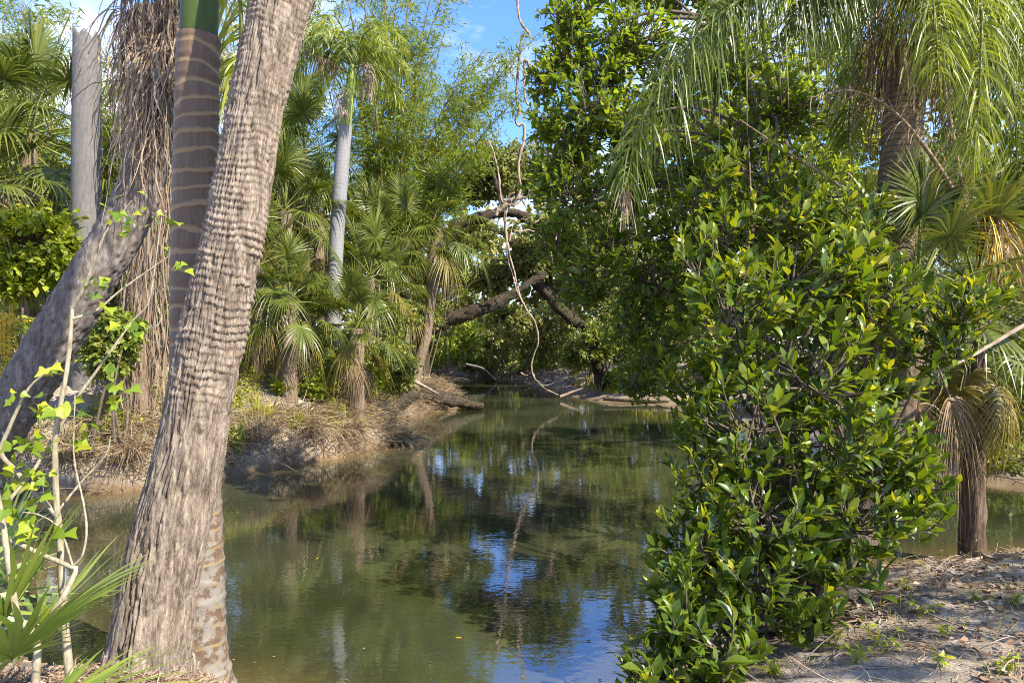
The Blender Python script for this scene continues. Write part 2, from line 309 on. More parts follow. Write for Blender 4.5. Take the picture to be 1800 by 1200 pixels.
M['bigobj'] = leafmat('glossy_shrub_leaf_single', [(0.022, 0.052, 0.012), (0.042, 0.088, 0.016), (0.034, 0.075, 0.015), (0.052, 0.10, 0.018), (0.03, 0.066, 0.014), (0.068, 0.125, 0.02), (0.045, 0.09, 0.016), (0.085, 0.145, 0.022)], 0.34, 0.30, 0.42, by='obj', tmul=(2.1, 1.9, 0.4), nscale=12)
M['new'] = leafmat('young_shrub_leaf', [(0.13, 0.20, 0.02), (0.20, 0.28, 0.025), (0.26, 0.31, 0.035)], 0.4, 0.3, 0.5, by='obj', tmul=(1.3, 1.3, 0.5))
M['fig'] = leafmat('fig_leaf', [(0.046, 0.088, 0.02), (0.08, 0.145, 0.03), (0.13, 0.20, 0.04)], 0.5, 0.36, 0.5, tmul=(2.0, 1.9, 0.5))
M['figobj'] = leafmat('fig_leaf_single', [(0.046, 0.088, 0.02), (0.08, 0.145, 0.03), (0.13, 0.20, 0.04)], 0.5, 0.36, 0.5, by='obj', tmul=(2.0, 1.9, 0.5), nscale=10)
M['coral'] = leafmat('sapling_leaf', [(0.06, 0.13, 0.016), (0.09, 0.17, 0.018), (0.13, 0.22, 0.02), (0.17, 0.245, 0.022), (0.20, 0.25, 0.025)], 0.38, 0.45, 0.4, by='obj', tmul=(1.2, 1.2, 0.5), nscale=25)
M['palmetto'] = leafmat('palmetto_leaf', [(0.06, 0.12, 0.03), (0.10, 0.17, 0.04), (0.16, 0.23, 0.06)], 0.3, 0.4)
M['drygrass'] = leafmat('dry_grass', [(0.14, 0.09, 0.05), (0.28, 0.20, 0.12), (0.40, 0.31, 0.19), (0.47, 0.40, 0.26)], 0.2, 0.8, 0.2, tmul=(1.1, 1, 0.8))
M['grass'] = leafmat('green_grass', [(0.09, 0.14, 0.02), (0.17, 0.22, 0.03), (0.29, 0.29, 0.06)], 0.35, 0.5)
M['litter'] = leafmat('leaf_litter', [(0.09, 0.055, 0.03), (0.20, 0.13, 0.08), (0.33, 0.23, 0.15), (0.45, 0.35, 0.25)], 0.1, 0.8, 0.2, tmul=(1, 1, 0.8))

def ground_material():
    m, t, out = nodes('sandy_earth')
    g = N(t, 'NewGeometry'); sx = N(t, 'SeparateXYZ'); t.links.new(g.outputs['Position'], sx.inputs[0])
    n1 = N(t, 'TexNoise', Scale=1.3, Detail=10.0, Roughness=0.7); t.links.new(g.outputs['Position'], n1.inputs['Vector'])
    r1 = ramp(t, [(0.28, (0.13, 0.09, 0.06)), (0.42, (0.28, 0.222, 0.162)), (0.56, (0.42, 0.36, 0.285)), (0.72, (0.52, 0.465, 0.395))]); t.links.new(n1.outputs['Fac'], r1.inputs[0])
    n2 = N(t, 'TexNoise', Scale=38.0, Detail=6.0, Roughness=0.7); t.links.new(g.outputs['Position'], n2.inputs['Vector'])
    mr = N(t, 'MapRange'); mr.inputs[3].default_value = 0.55; mr.inputs[4].default_value = 1.35; t.links.new(n2.outputs['Fac'], mr.inputs[0])
    hs = N(t, 'HueSaturation'); t.links.new(r1.outputs[0], hs.inputs['Color']); t.links.new(mr.outputs[0], hs.inputs['Value'])
    # wet mud close to the waterline
    wet = N(t, 'MapRange'); wet.inputs[1].default_value = 0.03; wet.inputs[2].default_value = 0.34; wet.inputs[3].default_value = 1; wet.inputs[4].default_value = 0; t.links.new(sx.outputs[2], wet.inputs[0])
    mx = t.nodes.new('ShaderNodeMix'); mx.data_type = 'RGBA'; mx.blend_type = 'MULTIPLY'; mx.inputs[7].default_value = (0.48, 0.40, 0.30, 1)
    t.links.new(wet.outputs[0], mx.inputs[0]); t.links.new(hs.outputs[0], mx.inputs[6])
    bp = N(t, 'Bump', Strength=0.7, Distance=0.04); t.links.new(n2.outputs['Fac'], bp.inputs['Height'])
    p = N(t, 'BsdfPrincipled', Roughness=0.9); p.inputs['Specular IOR Level'].default_value = 0.25
    t.links.new(mx.outputs[2], p.inputs['Base Color']); t.links.new(bp.outputs[0], p.inputs['Normal']); t.links.new(p.outputs[0], out.inputs[0])
    return m
def water_material():
    m, t, out = nodes('murky_creek_water')
    g = N(t, 'NewGeometry')
    n0 = N(t, 'TexNoise', Scale=0.35, Detail=4.0); t.links.new(g.outputs['Position'], n0.inputs['Vector'])
    r0 = ramp(t, [(0.35, (0.019, 0.022, 0.009)), (0.65, (0.050, 0.054, 0.027))]); t.links.new(n0.outputs['Fac'], r0.inputs[0])
    mp1 = N(t, 'Mapping', Scale=(1.0, 1.6, 1)); t.links.new(g.outputs['Position'], mp1.inputs[0])
    n1 = N(t, 'TexNoise', Scale=1.3, Detail=3.0, Roughness=0.5); t.links.new(mp1.outputs[0], n1.inputs['Vector'])
    n2 = N(t, 'TexNoise', Scale=11.0, Detail=2.0); t.links.new(mp1.outputs[0], n2.inputs['Vector'])
    b1 = N(t, 'Bump', Strength=0.05, Distance=0.05); t.links.new(n1.outputs['Fac'], b1.inputs['Height'])
    b2 = N(t, 'Bump', Strength=0.11, Distance=0.006); t.links.new(n2.outputs['Fac'], b2.inputs['Height']); t.links.new(b1.outputs[0], b2.inputs['Normal'])
    p = N(t, 'BsdfPrincipled', Roughness=0.02, IOR=2.2); p.inputs['Specular IOR Level'].default_value = 0.9
    at = N(t, 'Attribute', _attribute_name='rnd'); pw = N(t, 'Math', _operation='POWER'); t.links.new(at.outputs['Fac'], pw.inputs[0]); pw.inputs[1].default_value = 1.6
    sm = t.nodes.new('ShaderNodeMix'); sm.data_type = 'RGBA'; sm.inputs[7].default_value = (0.15, 0.105, 0.045, 1); t.links.new(pw.outputs[0], sm.inputs[0]); t.links.new(r0.outputs[0], sm.inputs[6])
    t.links.new(sm.outputs[2], p.inputs['Base Color']); t.links.new(b2.outputs[0], p.inputs['Normal']); t.links.new(p.outputs[0], out.inputs[0])
    return m

# ------------------------------------------------------------------ ground and water
WATER = np.array([(-1.9, 4.35), (-2.7, 4.55), (-3.5, 4.95), (-4.4, 5.9), (-5.4, 7.15), (-6.8, 7.7), (-9.5, 8.0), (-16, 8.0), (-16, 9.3), (-9.2, 9.4), (-7.4, 9.9), (-6.0, 10.4), (-4.9, 11.5),
                  (-4.1, 12.7), (-3.4, 13.5), (-2.7, 15.0), (-2.9, 16.5), (-3.6, 19.2), (-2.9, 21.2), (-1.9, 23.6), (-2.6, 26), (-3.8, 31), (-4.6, 37), (-7.5, 43), (-12, 46), (-12, 50), (-5, 47.5), (-1.5, 44), (0.6, 38), (1.4, 33), (2.2, 29.5), (3.2, 26.4), (4.6, 24.9), (6.2, 24.4),
                  (7.6, 21), (8.2, 16), (7.4, 12.6), (7.6, 10.9), (10, 10.2), (16, 9.8), (16, 8.3), (9, 7.8), (6, 7.35), (4.3, 7.0), (3.0, 6.35), (2.1, 5.5), (1.3, 4.75), (0.85, 4.3), (0.3, 3.9), (-0.9, 3.8)])
def shore(x, y):
    x = np.asarray(x, float); y = np.asarray(y, float); d = np.full(x.shape, 1e9); ins = np.zeros(x.shape, bool)
    A = WATER; Bp = np.roll(WATER, -1, 0)
    for (ax, ay), (bx, by) in zip(A, Bp):
        ex, ey = bx - ax, by - ay; t = np.clip(((x - ax) * ex + (y - ay) * ey) / (ex * ex + ey * ey), 0, 1)
        d = np.minimum(d, np.hypot(x - ax - t * ex, y - ay - t * ey))
        c = ((ay > y) != (by > y)); ins ^= c & (x < (bx - ax) * (y - ay) / (by - ay + 1e-12) + ax)
    return np.where(ins, -d, d)
def sstep(t): t = np.clip(t, 0, 1); return t * t * (3 - 2 * t)
def zg(x, y):
    x = np.asarray(x, float); y = np.asarray(y, float)
    s = shore(x, y) + 0.35 * (fbm(x * 0.9 + 40, y * 0.9 + 40, 3) - 0.47); sp = np.maximum(s, 0)
    near = 0.5 * (1 - np.exp(-sp / 0.55)) + 0.12 * sstep(sp / 3)
    left = 0.80 * (1 - np.exp(-sp / 0.28)) + 1.05 * sstep(sp / 2.9)
    far = 0.28 * (1 - np.exp(-sp / 0.6)) + 1.1 * sstep((sp - 0.3) / 6)
    wn = 1 / (1 + np.exp(np.clip((y - 8.6) * 4, -50, 50))); wl = (1 - wn) / (1 + np.exp(np.clip((x + 1.2) * 3, -50, 50))) * (y < 34)
    land = near * wn + left * wl + far * (1 - wn - wl)
    land = land + 0.16 * np.exp(-((x + 1.95) ** 2 + (y - 3.75) ** 2) / 0.25)
    land = land + (0.22 * (fbm(x * 0.6 + 9, y * 0.6 + 9, 5) - 0.47) + 0.10 * (fbm(x * 3.1, y * 3.1 + 60, 7) - 0.47)) * sstep(sp / 0.8)
    return np.where(s > 0, land, np.maximum(-1.3, 0.55 * s))
def zg1(x, y): return float(zg(np.array([x]), np.array([y]))[0])
def on_ground(u, d):
    x = (u - 900) / FPX * d; return np.array([x, d, zg1(x, d)])
gx = np.unique(np.r_[-400, -200, -100, -60, np.linspace(-40, -12, 40), np.linspace(-12, 10, 235), np.linspace(10, 40, 40), 60, 100, 200, 400])
gy = np.unique(np.r_[-300, -100, -40, -15, np.linspace(-6, 2, 16), np.linspace(2, 9, 110), np.linspace(9, 30, 140), np.linspace(30, 60, 50), 80, 120, 200, 400, 900])
X, Y = np.meshgrid(gx, gy); Z = zg(X, Y)
a, b = len(gy), len(gx); idx = np.arange(a * b).reshape(a, b)
F = np.stack([idx[:-1, :-1], idx[:-1, 1:], idx[1:, 1:], idx[1:, :-1]], -1).reshape(-1, 4)
g = mk('ground', np.stack([X, Y, Z], -1).reshape(-1, 3), F, ground_material(), smooth=True)
tag(g, 'sandy earth banks on both sides of the creek', 'ground', kind='structure')
wx = np.linspace(-16.5, 16.5, 140); wy = np.r_[np.linspace(3.0, 26, 120), np.linspace(26.3, 51, 40)]; X, Y = np.meshgrid(wx, wy); na, nb_ = X.shape; idx = np.arange(na * nb_).reshape(na, nb_)
w = mk('water', np.stack([X, Y, 0 * X], -1).reshape(-1, 3), np.stack([idx[:-1, :-1], idx[:-1, 1:], idx[1:, 1:], idx[1:, :-1]], -1).reshape(-1, 4), water_material(), smooth=True, rnd=np.clip(1 + shore(X, Y).ravel() / 0.9, 0, 1))
tag(w, 'still murky green creek reflecting trees and sky', 'water', kind='structure')

# ------------------------------------------------------------------ plant builders
def fan_mesh(name, elev, R, Lp, seg, droop, seed, mat, spread=150, wfac=1.0, k=6):
    """one costapalmate frond, hub at origin side, growing along +X and up by elev degrees"""
    r = rs(seed); e = math.radians(elev); b = B()
    ax = np.array([math.cos(e), 0, math.sin(e)]); t = np.linspace(0, 1, 6)[:, None]
    pet = ax * t * Lp + np.array([0, 0, -0.22 * Lp * math.cos(e)]) * t ** 2
    V, F, uv = tubes(pet, np.linspace(0.026, 0.016, 6) * R, 4); PET[name + str(seed)] = mesh('petiole', V, F, M['pet_dead'] if name == 'dead_frond' else M['petiole'], smooth=True)
    hub = pet[-1]; bx = nz(ax + np.array([0, 0, -0.5 * droop])); side = np.array([0, 1., 0])
    phi = np.radians(np.linspace(-spread, spread, seg) + r.uniform(-2, 2, seg))
    Ls = R * (0.62 + 0.38 * np.cos(phi * 0.55)) * r.uniform(0.88, 1.08, seg)
    nrm = np.cross(bx, side); D = np.cos(phi)[:, None] * bx + np.sin(phi)[:, None] * side + np.abs(np.sin(phi))[:, None] * (-nrm if nrm[2] < 0 else nrm) * 0.25
    D = nz(D); tt = np.linspace(0, 1, k)
    cost = np.array([bx * 0.22 * R * max(0, math.cos(p)) for p in phi])
    path = hub + cost[:, None] * tt[None, :, None].clip(0, 0.4) / 0.4 + D[:, None] * (Ls[:, None] * tt)[..., None]
    g = droop * r.uniform(0.7, 1.3, seg)
    path[..., 2] -= (g[:, None] * Ls[:, None] * 0.9 * (tt ** 2.5)[None])
    wid = (np.interp(tt, [0, 0.12, 0.42, 0.7, 1], [0.45, 0.9, 1.0, 0.5, 0.04])[None] * (2.1 * math.radians(spread) / seg * R * 0.34 * wfac)) * r.uniform(0.85, 1.1, (seg, 1))
    sd = nz(np.cross(D, np.cross(bx, side)) + r.normal(0, 0.25, (seg, 3)))
    V, F = ribbons(path, wid, sd)
    sh = np.repeat(np.clip(r.normal(0.42, 0.2, seg), 0, 1)[:, None], k, 1) + (tt ** 3)[None] * 0.25
    b.add(V, F, np.clip(np.repeat(sh.ravel(), 2), 0, 1))
    me = mesh_from(b, name, mat); me['pet'] = name + str(seed); return me
PET = {}
def mesh_from(b, name, mat, smooth=False):
    return mesh(name, np.vstack(b.V), [np.vstack(f) for f in b.F.values()], mat, rnd=np.concatenate(b.R), uv=np.vstack(b.U), smooth=smooth)
FANS = {}
def fan_set(key, R, Lp, seg, mat, matd, seed):
    FANS[key] = dict(live=[(e, fan_mesh('frond', e, R, Lp, seg, dr, seed + i, mat)) for i, (e, dr) in enumerate([(85, 0.1), (70, 0.25), (54, 0.4), (38, 0.55), (22, 0.68), (4, 0.8), (-16, 0.9)])],
                     yell=[(e, fan_mesh('yellowing_frond', e, R, Lp * 0.8, seg, dr, seed + 20 + i, M['fan_y'])) for i, (e, dr) in enumerate([(-25, 1.15), (-45, 1.2)])],
                     dead=[(e, fan_mesh('dead_frond', e, R * 0.9, Lp * 0.8, int(seg * 0.7), dr, seed + 40 + i, matd, spread=100, wfac=0.5)) for i, (e, dr) in enumerate([(-60, 1.3), (-76, 1.4)])])
fan_set('sabal', 0.68, 0.95, 42, M['fan'], M['dead'], 100)
fan_set('sabal2', 0.72, 1.05, 40, M['fan'], M['dead'], 200)
def rough_trunk(pts, rad, n, ns, amp, seed, freq=1.0, boots=0):
    p = spline(pts, n); r = np.interp(np.linspace(0, 1, n), np.linspace(0, 1, len(rad)), rad)
    V, F, uv = tubes(p, r, ns)
    th = np.tile(np.arange(ns) / ns, n); s = uv[:, 1]
    nn = vnoise(th * 10, s * 4 * freq, seed, 10) + 0.6 * vnoise(th * 24, s * 14 * freq, seed + 1, 24) - 0.8
    c = np.repeat(p, ns, 0); V = V + nz(V - c) * (amp * nn)[:, None]
    return V, F, uv
def put(parent, me, pos, rz=0, rx=0, ry=0, s=1.0, name=None):
    o = obj(name or me.name.split('.')[0], me, parent)
    o.location = [float(q) for q in np.asarray(pos) - rootpos(parent)]
    o.rotation_euler = (rx, ry, rz); o.scale = (s, s, s)
    if 'pet' in me: obj('petiole', PET[me['pet']], o)
    return o
def sabal(label, pts, rad, nlive, nyell, ndead, scale, seed, key='sabal', group='cabbage palms on the left bank', mat='sabal_trunk', up=1.0):
    r = rs(seed); pts = np.asarray(pts, float); root = thing('cabbage_palm', label, 'palm tree', pts[0], group)
    p = pts.copy(); p[0, 2] -= 0.15
    V, F, uv = rough_trunk(p, rad, 46, 20, 0.035, seed); mk('trunk', V, F, M[mat], root, uv=uv, smooth=True)
    top = pts[-1]; S = FANS[key]; a0 = r.rand() * 6.28
    nlive = int(nlive * 1.45)
    def ring(lst, n, z0, kind):
        for i in range(n):
            q = i / max(1, n - 1); e, me = lst[min(len(lst) - 1, int(q * len(lst)))]
            put(root, me, top + np.array([0, 0, (0.5 - q) * 0.35 * scale + z0]), a0 + i * 2.399 + r.uniform(-0.3, 0.3), r.uniform(-0.12, 0.12), r.uniform(-0.15, 0.15), scale * r.uniform(0.85, 1.12))
    ring(S['live'], nlive, 0.05, 0)
    nyell = (nyell + 1) // 2
    if nyell: ring(S['yell'], nyell, -0.12, 0)
    if ndead: ring(S['dead'], ndead, -0.25, 0)
    return root
def pinnate(rach, nl, Lmax, wid, droop, r, lift=0.35, plum=0.5, rr=(0.02, 0.004), t0=0.15, col=(0.45, 0.2), k=5, forward=0.5, b=None, prof=None):
    b = Frond(); n = 26; p = spline(rach, n); b.rachis = tubes(p, np.linspace(rr[0], rr[1], n), 6)
    t = np.sort(r.uniform(t0, 1, nl)); t = np.repeat(t, 2); sg = np.tile([1., -1.], nl)
    f = t * (n - 1); i = np.clip(f.astype(int), 0, n - 2); pos = p[i] + (p[i + 1] - p[i]) * (f - i)[:, None]
    tan = nz(p[i + 1] - p[i]); side = nz(np.cross(tan, np.array([0, 0, 1.])) + 1e-4); up = np.cross(side, tan)
    roll = r.normal(0, plum, len(t))
    dirv = nz(side * (sg * np.cos(roll))[:, None] + up * (lift + np.sin(roll))[:, None] + tan * forward)
    L = Lmax * np.interp(t, *(prof or ([0, 0.2, 0.5, 0.85, 1], [0.6, 0.95, 1.0, 0.7, 0.4]))) * r.uniform(0.8, 1.1, len(t)); q = np.linspace(0, 1, k)
    path = pos[:, None] + dirv[:, None] * (L[:, None] * q * (1 - 0.25 * droop * q))[..., None]
    path[..., 2] -= (droop * r.uniform(0.7, 1.25, len(t)))[:, None] * L[:, None] * (q ** 1.9)[None]
    w = np.interp(q, [0, 0.25, 0.6, 1], [0.5, 1, 0.8, 0.05])[None] * wid * r.uniform(0.8, 1.15, (len(t), 1))
    V, F = ribbons(path, w, nz(tan + r.normal(0, 0.35, tan.shape)))
    b.add(V, F, np.clip(np.repeat(r.normal(col[0], col[1], len(t)), 2 * k), 0, 1)); return b

def blob_foliage(blobs, origin_pts, ntw, nlf, tmpl, size, r, twig_r=0.012, spread=0.25, upb=0.8, outer=0.55, twlen=0.9, droop=0.0, szvar=0.35):
    """twigs and leaves in ellipsoids; returns twig paths, leaf frames, positions, sizes"""
    S = []; E = []
    for c, rad, wgt in blobs:
        m = max(3, int(ntw * wgt)); v = nz(r.normal(0, 1, (m, 3))); q = r.uniform(outer, 1.0, (m, 1)) ** 0.7 * r.uniform(0.8, 1.12, (m, 1))
        e = np.asarray(c) + v * np.asarray(rad) * q
        s0 = np.asarray(c) + (e - c) * (1 - twlen) + np.array([0, 0, -0.25 * np.mean(rad)]) * 0.5
        S.append(s0); E.append(e)
    S = np.vstack(S); E = np.vstack(E); n = len(S)
    mid = (S + E) / 2 + r.normal(0, 0.06, (n, 3)) * np.linalg.norm(E - S, axis=1)[:, None] + np.array([0, 0, 0.06])
    E[:, 2] -= droop * np.linalg.norm(E - S, axis=1)
    q = np.linspace(0, 1, 5)[None, :, None]
    paths = (1 - q) ** 2 * S[:, None] + 2 * q * (1 - q) * mid[:, None] + q ** 2 * E[:, None]
    m = n * nlf; ti = np.repeat(np.arange(n), nlf); t = r.uniform(0.35, 1.0, m) ** 0.6; tt = t[:, None]
    pos = (1 - tt) ** 2 * S[ti] + 2 * tt * (1 - tt) * mid[ti] + tt ** 2 * E[ti]
    td = nz(E - S)[ti]; d = nz(td * 0.6 + nz(r.normal(0, 1, (m, 3))) * 0.9 + np.array([0, 0, -0.1]))
    pos = pos + nz(r.normal(0, 1, (m, 3))) * spread * r.rand(m, 1)
    up = nz(r.normal(0, 0.55, (m, 3)) + np.array([0, 0, upb]) + 0.25 * SUN)
    return paths, frames(d, up), pos, size * r.uniform(1 - szvar, 1 + szvar, m)
def bush(name, label, cat, base, blobs, ntw, nlf, tmpl, size, mat, seed, group=None, stems=5, wood='wood', part='foliage', clump=None, **kw):
    """shrub: several stems, twigs, leaves"""
    r = rs(seed); base = np.asarray(base, float); root = thing(name, label, cat, base, group)
    paths, Mx, pos, sz = blob_foliage(blobs, None, ntw, nlf, tmpl, size, r, **kw)
    b = B()
    for c, rad, wgt in blobs:
        for k in range(max(1, stems // max(1, len(blobs)))):
            e = np.asarray(c) + r.normal(0, 0.25, 3) * np.asarray(rad); s = base + np.array([r.normal(0, 0.12), r.normal(0, 0.12), -0.1])
            V, F, uv = tube1([s, (s + e) / 2 + r.normal(0, 0.1, 3), e], [0.03, 0.012], 8, 5); b.add(V, F)
    V, F, _ = tubes(paths, np.linspace(0.010, 0.003, 5)[None], 3); b.add(V, F)
    b.mk('stems', M[wood], root)
    V, F, k = scatter(*tmpl, Mx, pos, sz)
    shade = np.clip(r.beta(2, 2.2, len(pos)), 0, 1)
    mk(part, V, F, M[mat], root, True, rnd=np.repeat(shade, k))
    return root
def pos_r(u, v, d, rx, ry=None, rz=None):
    """ellipsoid at a place with radii in metres"""
    return (P(u, v, d), np.array([rx, ry or rx, rz or rx]), 1.0)


# ------------------------------------------------------------------ foreground palms
def main_palm():
    D = 3.8
    pts = PP([(258, 1190), (262, 1150), (266, 1130), (278, 1050), (296, 950), (321, 850), (343, 750), (352, 700), (371, 600), (390, 500), (412, 400), (430, 300), (449, 200), (472, 100), (495, 0), (522, -120), (552, -260), (600, -480), (680, -860), (730, -1150)], D)
    wid = np.array([172, 156, 145, 134, 130, 124, 114, 112, 112, 106, 104, 100, 96, 98, 103, 104, 104, 104, 104, 104]) * 0.97
    rad = wid / 2 / FPX * D
    root = thing('cabbage_palm', 'big rough-barked palm trunk leaning right in the left foreground', 'palm tree', (pts[1][0], D, zg1(pts[1][0], D)))
    n, ns = 1000, 220
    p = spline(np.c_[pts, rad], n); rr = p[:, 3]; p = p[:, :3]
    V, F, uv = tubes(p, rr, ns); s = uv[:, 1]; th = uv[:, 0]; T = np.broadcast_to
    # fibrous vertical fissures below, corrugated leaf-scar rings above
    up = sstep((s - 1.25) / 0.7)
    warp = 0.06 * vnoise(th * 5, s * 2.0, 11, 5) + 0.03 * vnoise(th * 14, s * 4, 12, 14) + 0.012 * vnoise(th * 50, s * 9, 26, 50)
    ph = (s + warp) / 0.040 + 0.9 * vnoise(s * 0 + 3, s * 4, 13); fr = ph % 1.0
    saw = np.where(fr < 0.2, fr / 0.2, 1 - (fr - 0.2) / 0.8)
    ragged = np.clip(1.5 * vnoise(th * 13 + vnoise(th * 30, s * 9, 24, 30), s * 16, 14, 13) - 0.15 + 0.5 * (vnoise(th * 90, s * 30, 25, 90) - 0.5), 0.0, 1.3)
    patch = sstep((vnoise(th * 3, s * 1.7, 27, 3) - 0.25) / 0.5)
    rings = saw * ragged * 0.015 * (0.04 + 0.96 * up) * (0.35 + 0.75 * patch) * np.clip(1.1 - 0.6 * sstep((s - 3.7) / 0.9), 0.45, 1)
    f1 = np.abs(vnoise(th * 70 + 2.2 * vnoise(th * 16, s * 3, 16, 16), s * 3.2, 17, 70) - 0.5) * 2
    f2 = np.abs(vnoise(th * 118 + 1.5 * vnoise(th * 30, s * 5, 22, 30), s * 7, 18, 118) - 0.5) * 2
    fis = -(np.clip(0.30 - f1, 0, 1) * 0.10 * (1.0 - 0.5 * up) * (0.5 + 0.7 * vnoise(th * 6, s * 2, 28, 6)) + np.clip(0.32 - f2, 0, 1) * 0.034)
    lump = 0.016 * (vnoise(th * 5, s * 2.5, 19, 5) - 0.5) + 0.003 * (vnoise(th * 110, s * 60, 21, 110) - 0.5)
    V = V + nz(V - np.repeat(p, ns, 0)) * (rings + fis + lump)[:, None]
    mk('trunk', V, F, M['bark_main'], root, uv=uv, smooth=True)
    r = rs(5); top = p[-1]
    for i in range(16):
        q = i / 15; e, me = FANS['sabal2']['live'][min(6, int(q * 7))]
        put(root, me, top + np.array([0, 0, 0.2 - 0.35 * q]), i * 2.399, r.uniform(-.1, .1), r.uniform(-.1, .1), 1.15)
main_palm()

def ringed_palm():
    D = 4.35
    pts = PP([(357, 1215), (355, 1185), (352, 1130), (348, 950), (343, 800), (340, 600), (342, 400), (346, 200), (349, 66)], D)
    rad = np.array([104, 92, 82, 77, 74, 71, 69, 67, 64]) / 2 / FPX * D
    root = thing('ringed_palm', 'smooth brown palm with pale leaf-scar rings and green crownshaft behind the leaning trunk', 'palm tree', pts[1])
    p = spline(np.c_[pts, rad], 240); V, F, uv = tubes(p[:, :3], p[:, 3], 40)
    bulge = 0.008 * np.clip(np.cos((uv[:, 1] / 0.118) * 2 * np.pi - 0.6), 0.55, 1) / 0.45 + 0.006 * (vnoise(uv[:, 0] * 6, uv[:, 1] * 6, 31, 6) - 0.5)
    V = V + nz(V - np.repeat(p[:, :3], 40, 0)) * bulge[:, None]
    mk('trunk', V, F, M['ring'], root, uv=uv, smooth=True)
    top = pts[-1]; cs = PP([(349, 70), (351, 0), (352, -90), (354, -260), (355, -420)], D)
    V, F, uv = tube1(cs, np.array([62, 63, 60, 44, 26]) / 2 / FPX * D, 30, 28); mk('crownshaft', V, F, M['shaft'], root, uv=uv, smooth=True)
    r = rs(8); hub = cs[-1]
    for i in range(9):
        a = i * 2.399 + 0.7; d = np.array([math.cos(a), math.sin(a), 0]); e = 0.75 - 0.06 * i; L = 2.1
        rach = [hub, hub + d * 0.5 * L * 0.6 + [0, 0, 0.5 * L * e + .2], hub + d * L * 0.75 + [0, 0, L * (0.62 * e + 0.1)], hub + d * L * 1.05 + [0, 0, L * (0.5 * e - 0.05)]]
        pinnate(rach, 55, 0.5, 0.035, 0.6, r).mk('frond', M['pinn'], root)
    # one long frond hanging behind the trunk
    h2 = P(372, -30, 4.5)
    pinnate([h2, P(400, -60, 4.6), P(425, 40, 4.75), P(400, 190, 4.8)], 42, 0.42, 0.022, 0.8, r, col=(0.6, 0.2)).mk('frond', M['pinn_l'], root)
ringed_palm()

def leaning_palm():
    D = 6.6
    pts = np.array([P(-150, 990, D), P(-100, 905, D), P(-30, 790, D), P(40, 690, D), P(100, 590, D), P(160, 490, D), P(215, 400, D + .1), P(255, 300, D + .2), P(285, 170, D + .3), P(305, 20, D + .4), P(325, -330, D + .6)])
    rad = np.array([140, 118, 106, 102, 99, 96, 94, 88, 80, 76, 74]) / 2 / FPX * D * 0.82
    root = thing('cabbage_palm', 'grey weathered palm trunk leaning steeply in from the left edge under dead fronds', 'palm tree', (pts[1][0], D, zg1(pts[1][0], D)))
    n, ns = 420, 90; p = spline(np.c_[pts, rad], n); rr = p[:, 3]; p = p[:, :3]; V, F, uv = tubes(p, rr, ns); th, s = uv[:, 0], uv[:, 1]
    f1 = np.abs(vnoise(th * 40, s * 7, 41, 40) - 0.5) * 2; ph = (s + 0.06 * vnoise(th * 9, s * 3, 42, 9)) / 0.09; fr = ph % 1
    disp = -np.clip(0.4 - f1, 0, 1) * 0.05 + 0.012 * fr * vnoise(th * 20, np.floor(ph) * 2.3, 43, 20) + 0.02 * (vnoise(th * 45, s * 30, 44, 45) - 0.5)
    mk('trunk', V + nz(V - np.repeat(p, ns, 0)) * disp[:, None], F, M['bark_lean'], root, uv=uv, smooth=True)
    r = rs(77)
    # skirt of dead fronds hanging round the upper trunk
    for i in range(30):
        q = r.uniform(0.0, 1); f = int((0.58 + 0.30 * q) * (n - 1)); c = p[f]; a = r.uniform(0, 6.28)
        if i < 34: a = -1.57 + r.normal(0, 0.9)
        d = np.array([math.cos(a), math.sin(a), 0]); st = c + d * rr[f] * 0.95
        L = r.uniform(0.7, 1.5); out = r.uniform(0.08, 0.22)
        if math.cos(a) < -0.2 and r.rand() < 0.6: out = r.uniform(0.12, 0.3)
        h = st + d * out + [0, 0, 0.10]; e1 = h + d * out * 0.3 + [0, 0, -0.35 * L]
        b = B(); V, F, uv = tubes(spline([st, h, e1], 10), np.linspace(0.02, 0.009, 10), 5); b.add(V, F, 0.6)
        m = 34; st2 = np.where(r.rand(m, 1) < 0.5, h, e1) + r.normal(0, 0.02, (m, 3)); qq = np.linspace(0, 1, 9)
        ph = r.uniform(0, 6.28, (m, 1)); fan = r.normal(0, 0.24, (m, 3)) * [0.7, 1, 1] + d * r.uniform(-0.05, 0.2, (m, 1)); fan[:, 2] = 0
        ln = L * r.uniform(0.5, 1.05, m)
        path = st2[:, None] + fan[:, None] * (np.sqrt(qq))[None, :, None] * ln[:, None, None]
        path[..., 2] -= ln[:, None] * qq[None] * r.uniform(0.75, 1.0, (m, 1))
        path[..., 0] += 0.035 * np.sin(qq[None] * r.uniform(6, 14, (m, 1)) + ph) * qq; path[..., 1] += 0.03 * np.cos(qq[None] * 9 + ph) * qq
        w = np.interp(qq, [0, .3, 1], [0.007, 0.012, 0.003])[None] * r.uniform(0.7, 1.6, (m, 1))
        V, F = ribbons(path, w, r.normal(0, 1, (m, 3))); b.add(V, F, np.repeat(np.clip(r.normal(0.5, 0.28, m), 0, 1), 18))
        b.mk('dead_frond', M['dead_grey'], root)
    top = p[-1]
    for i in range(12):
        e, me = FANS['sabal2']['live'][min(6, int(i / 12 * 7))]
        put(root, me, top + np.array([0, 0, 0.25 - 0.03 * i]), i * 2.399, 0, 0, 1.05)
leaning_palm()

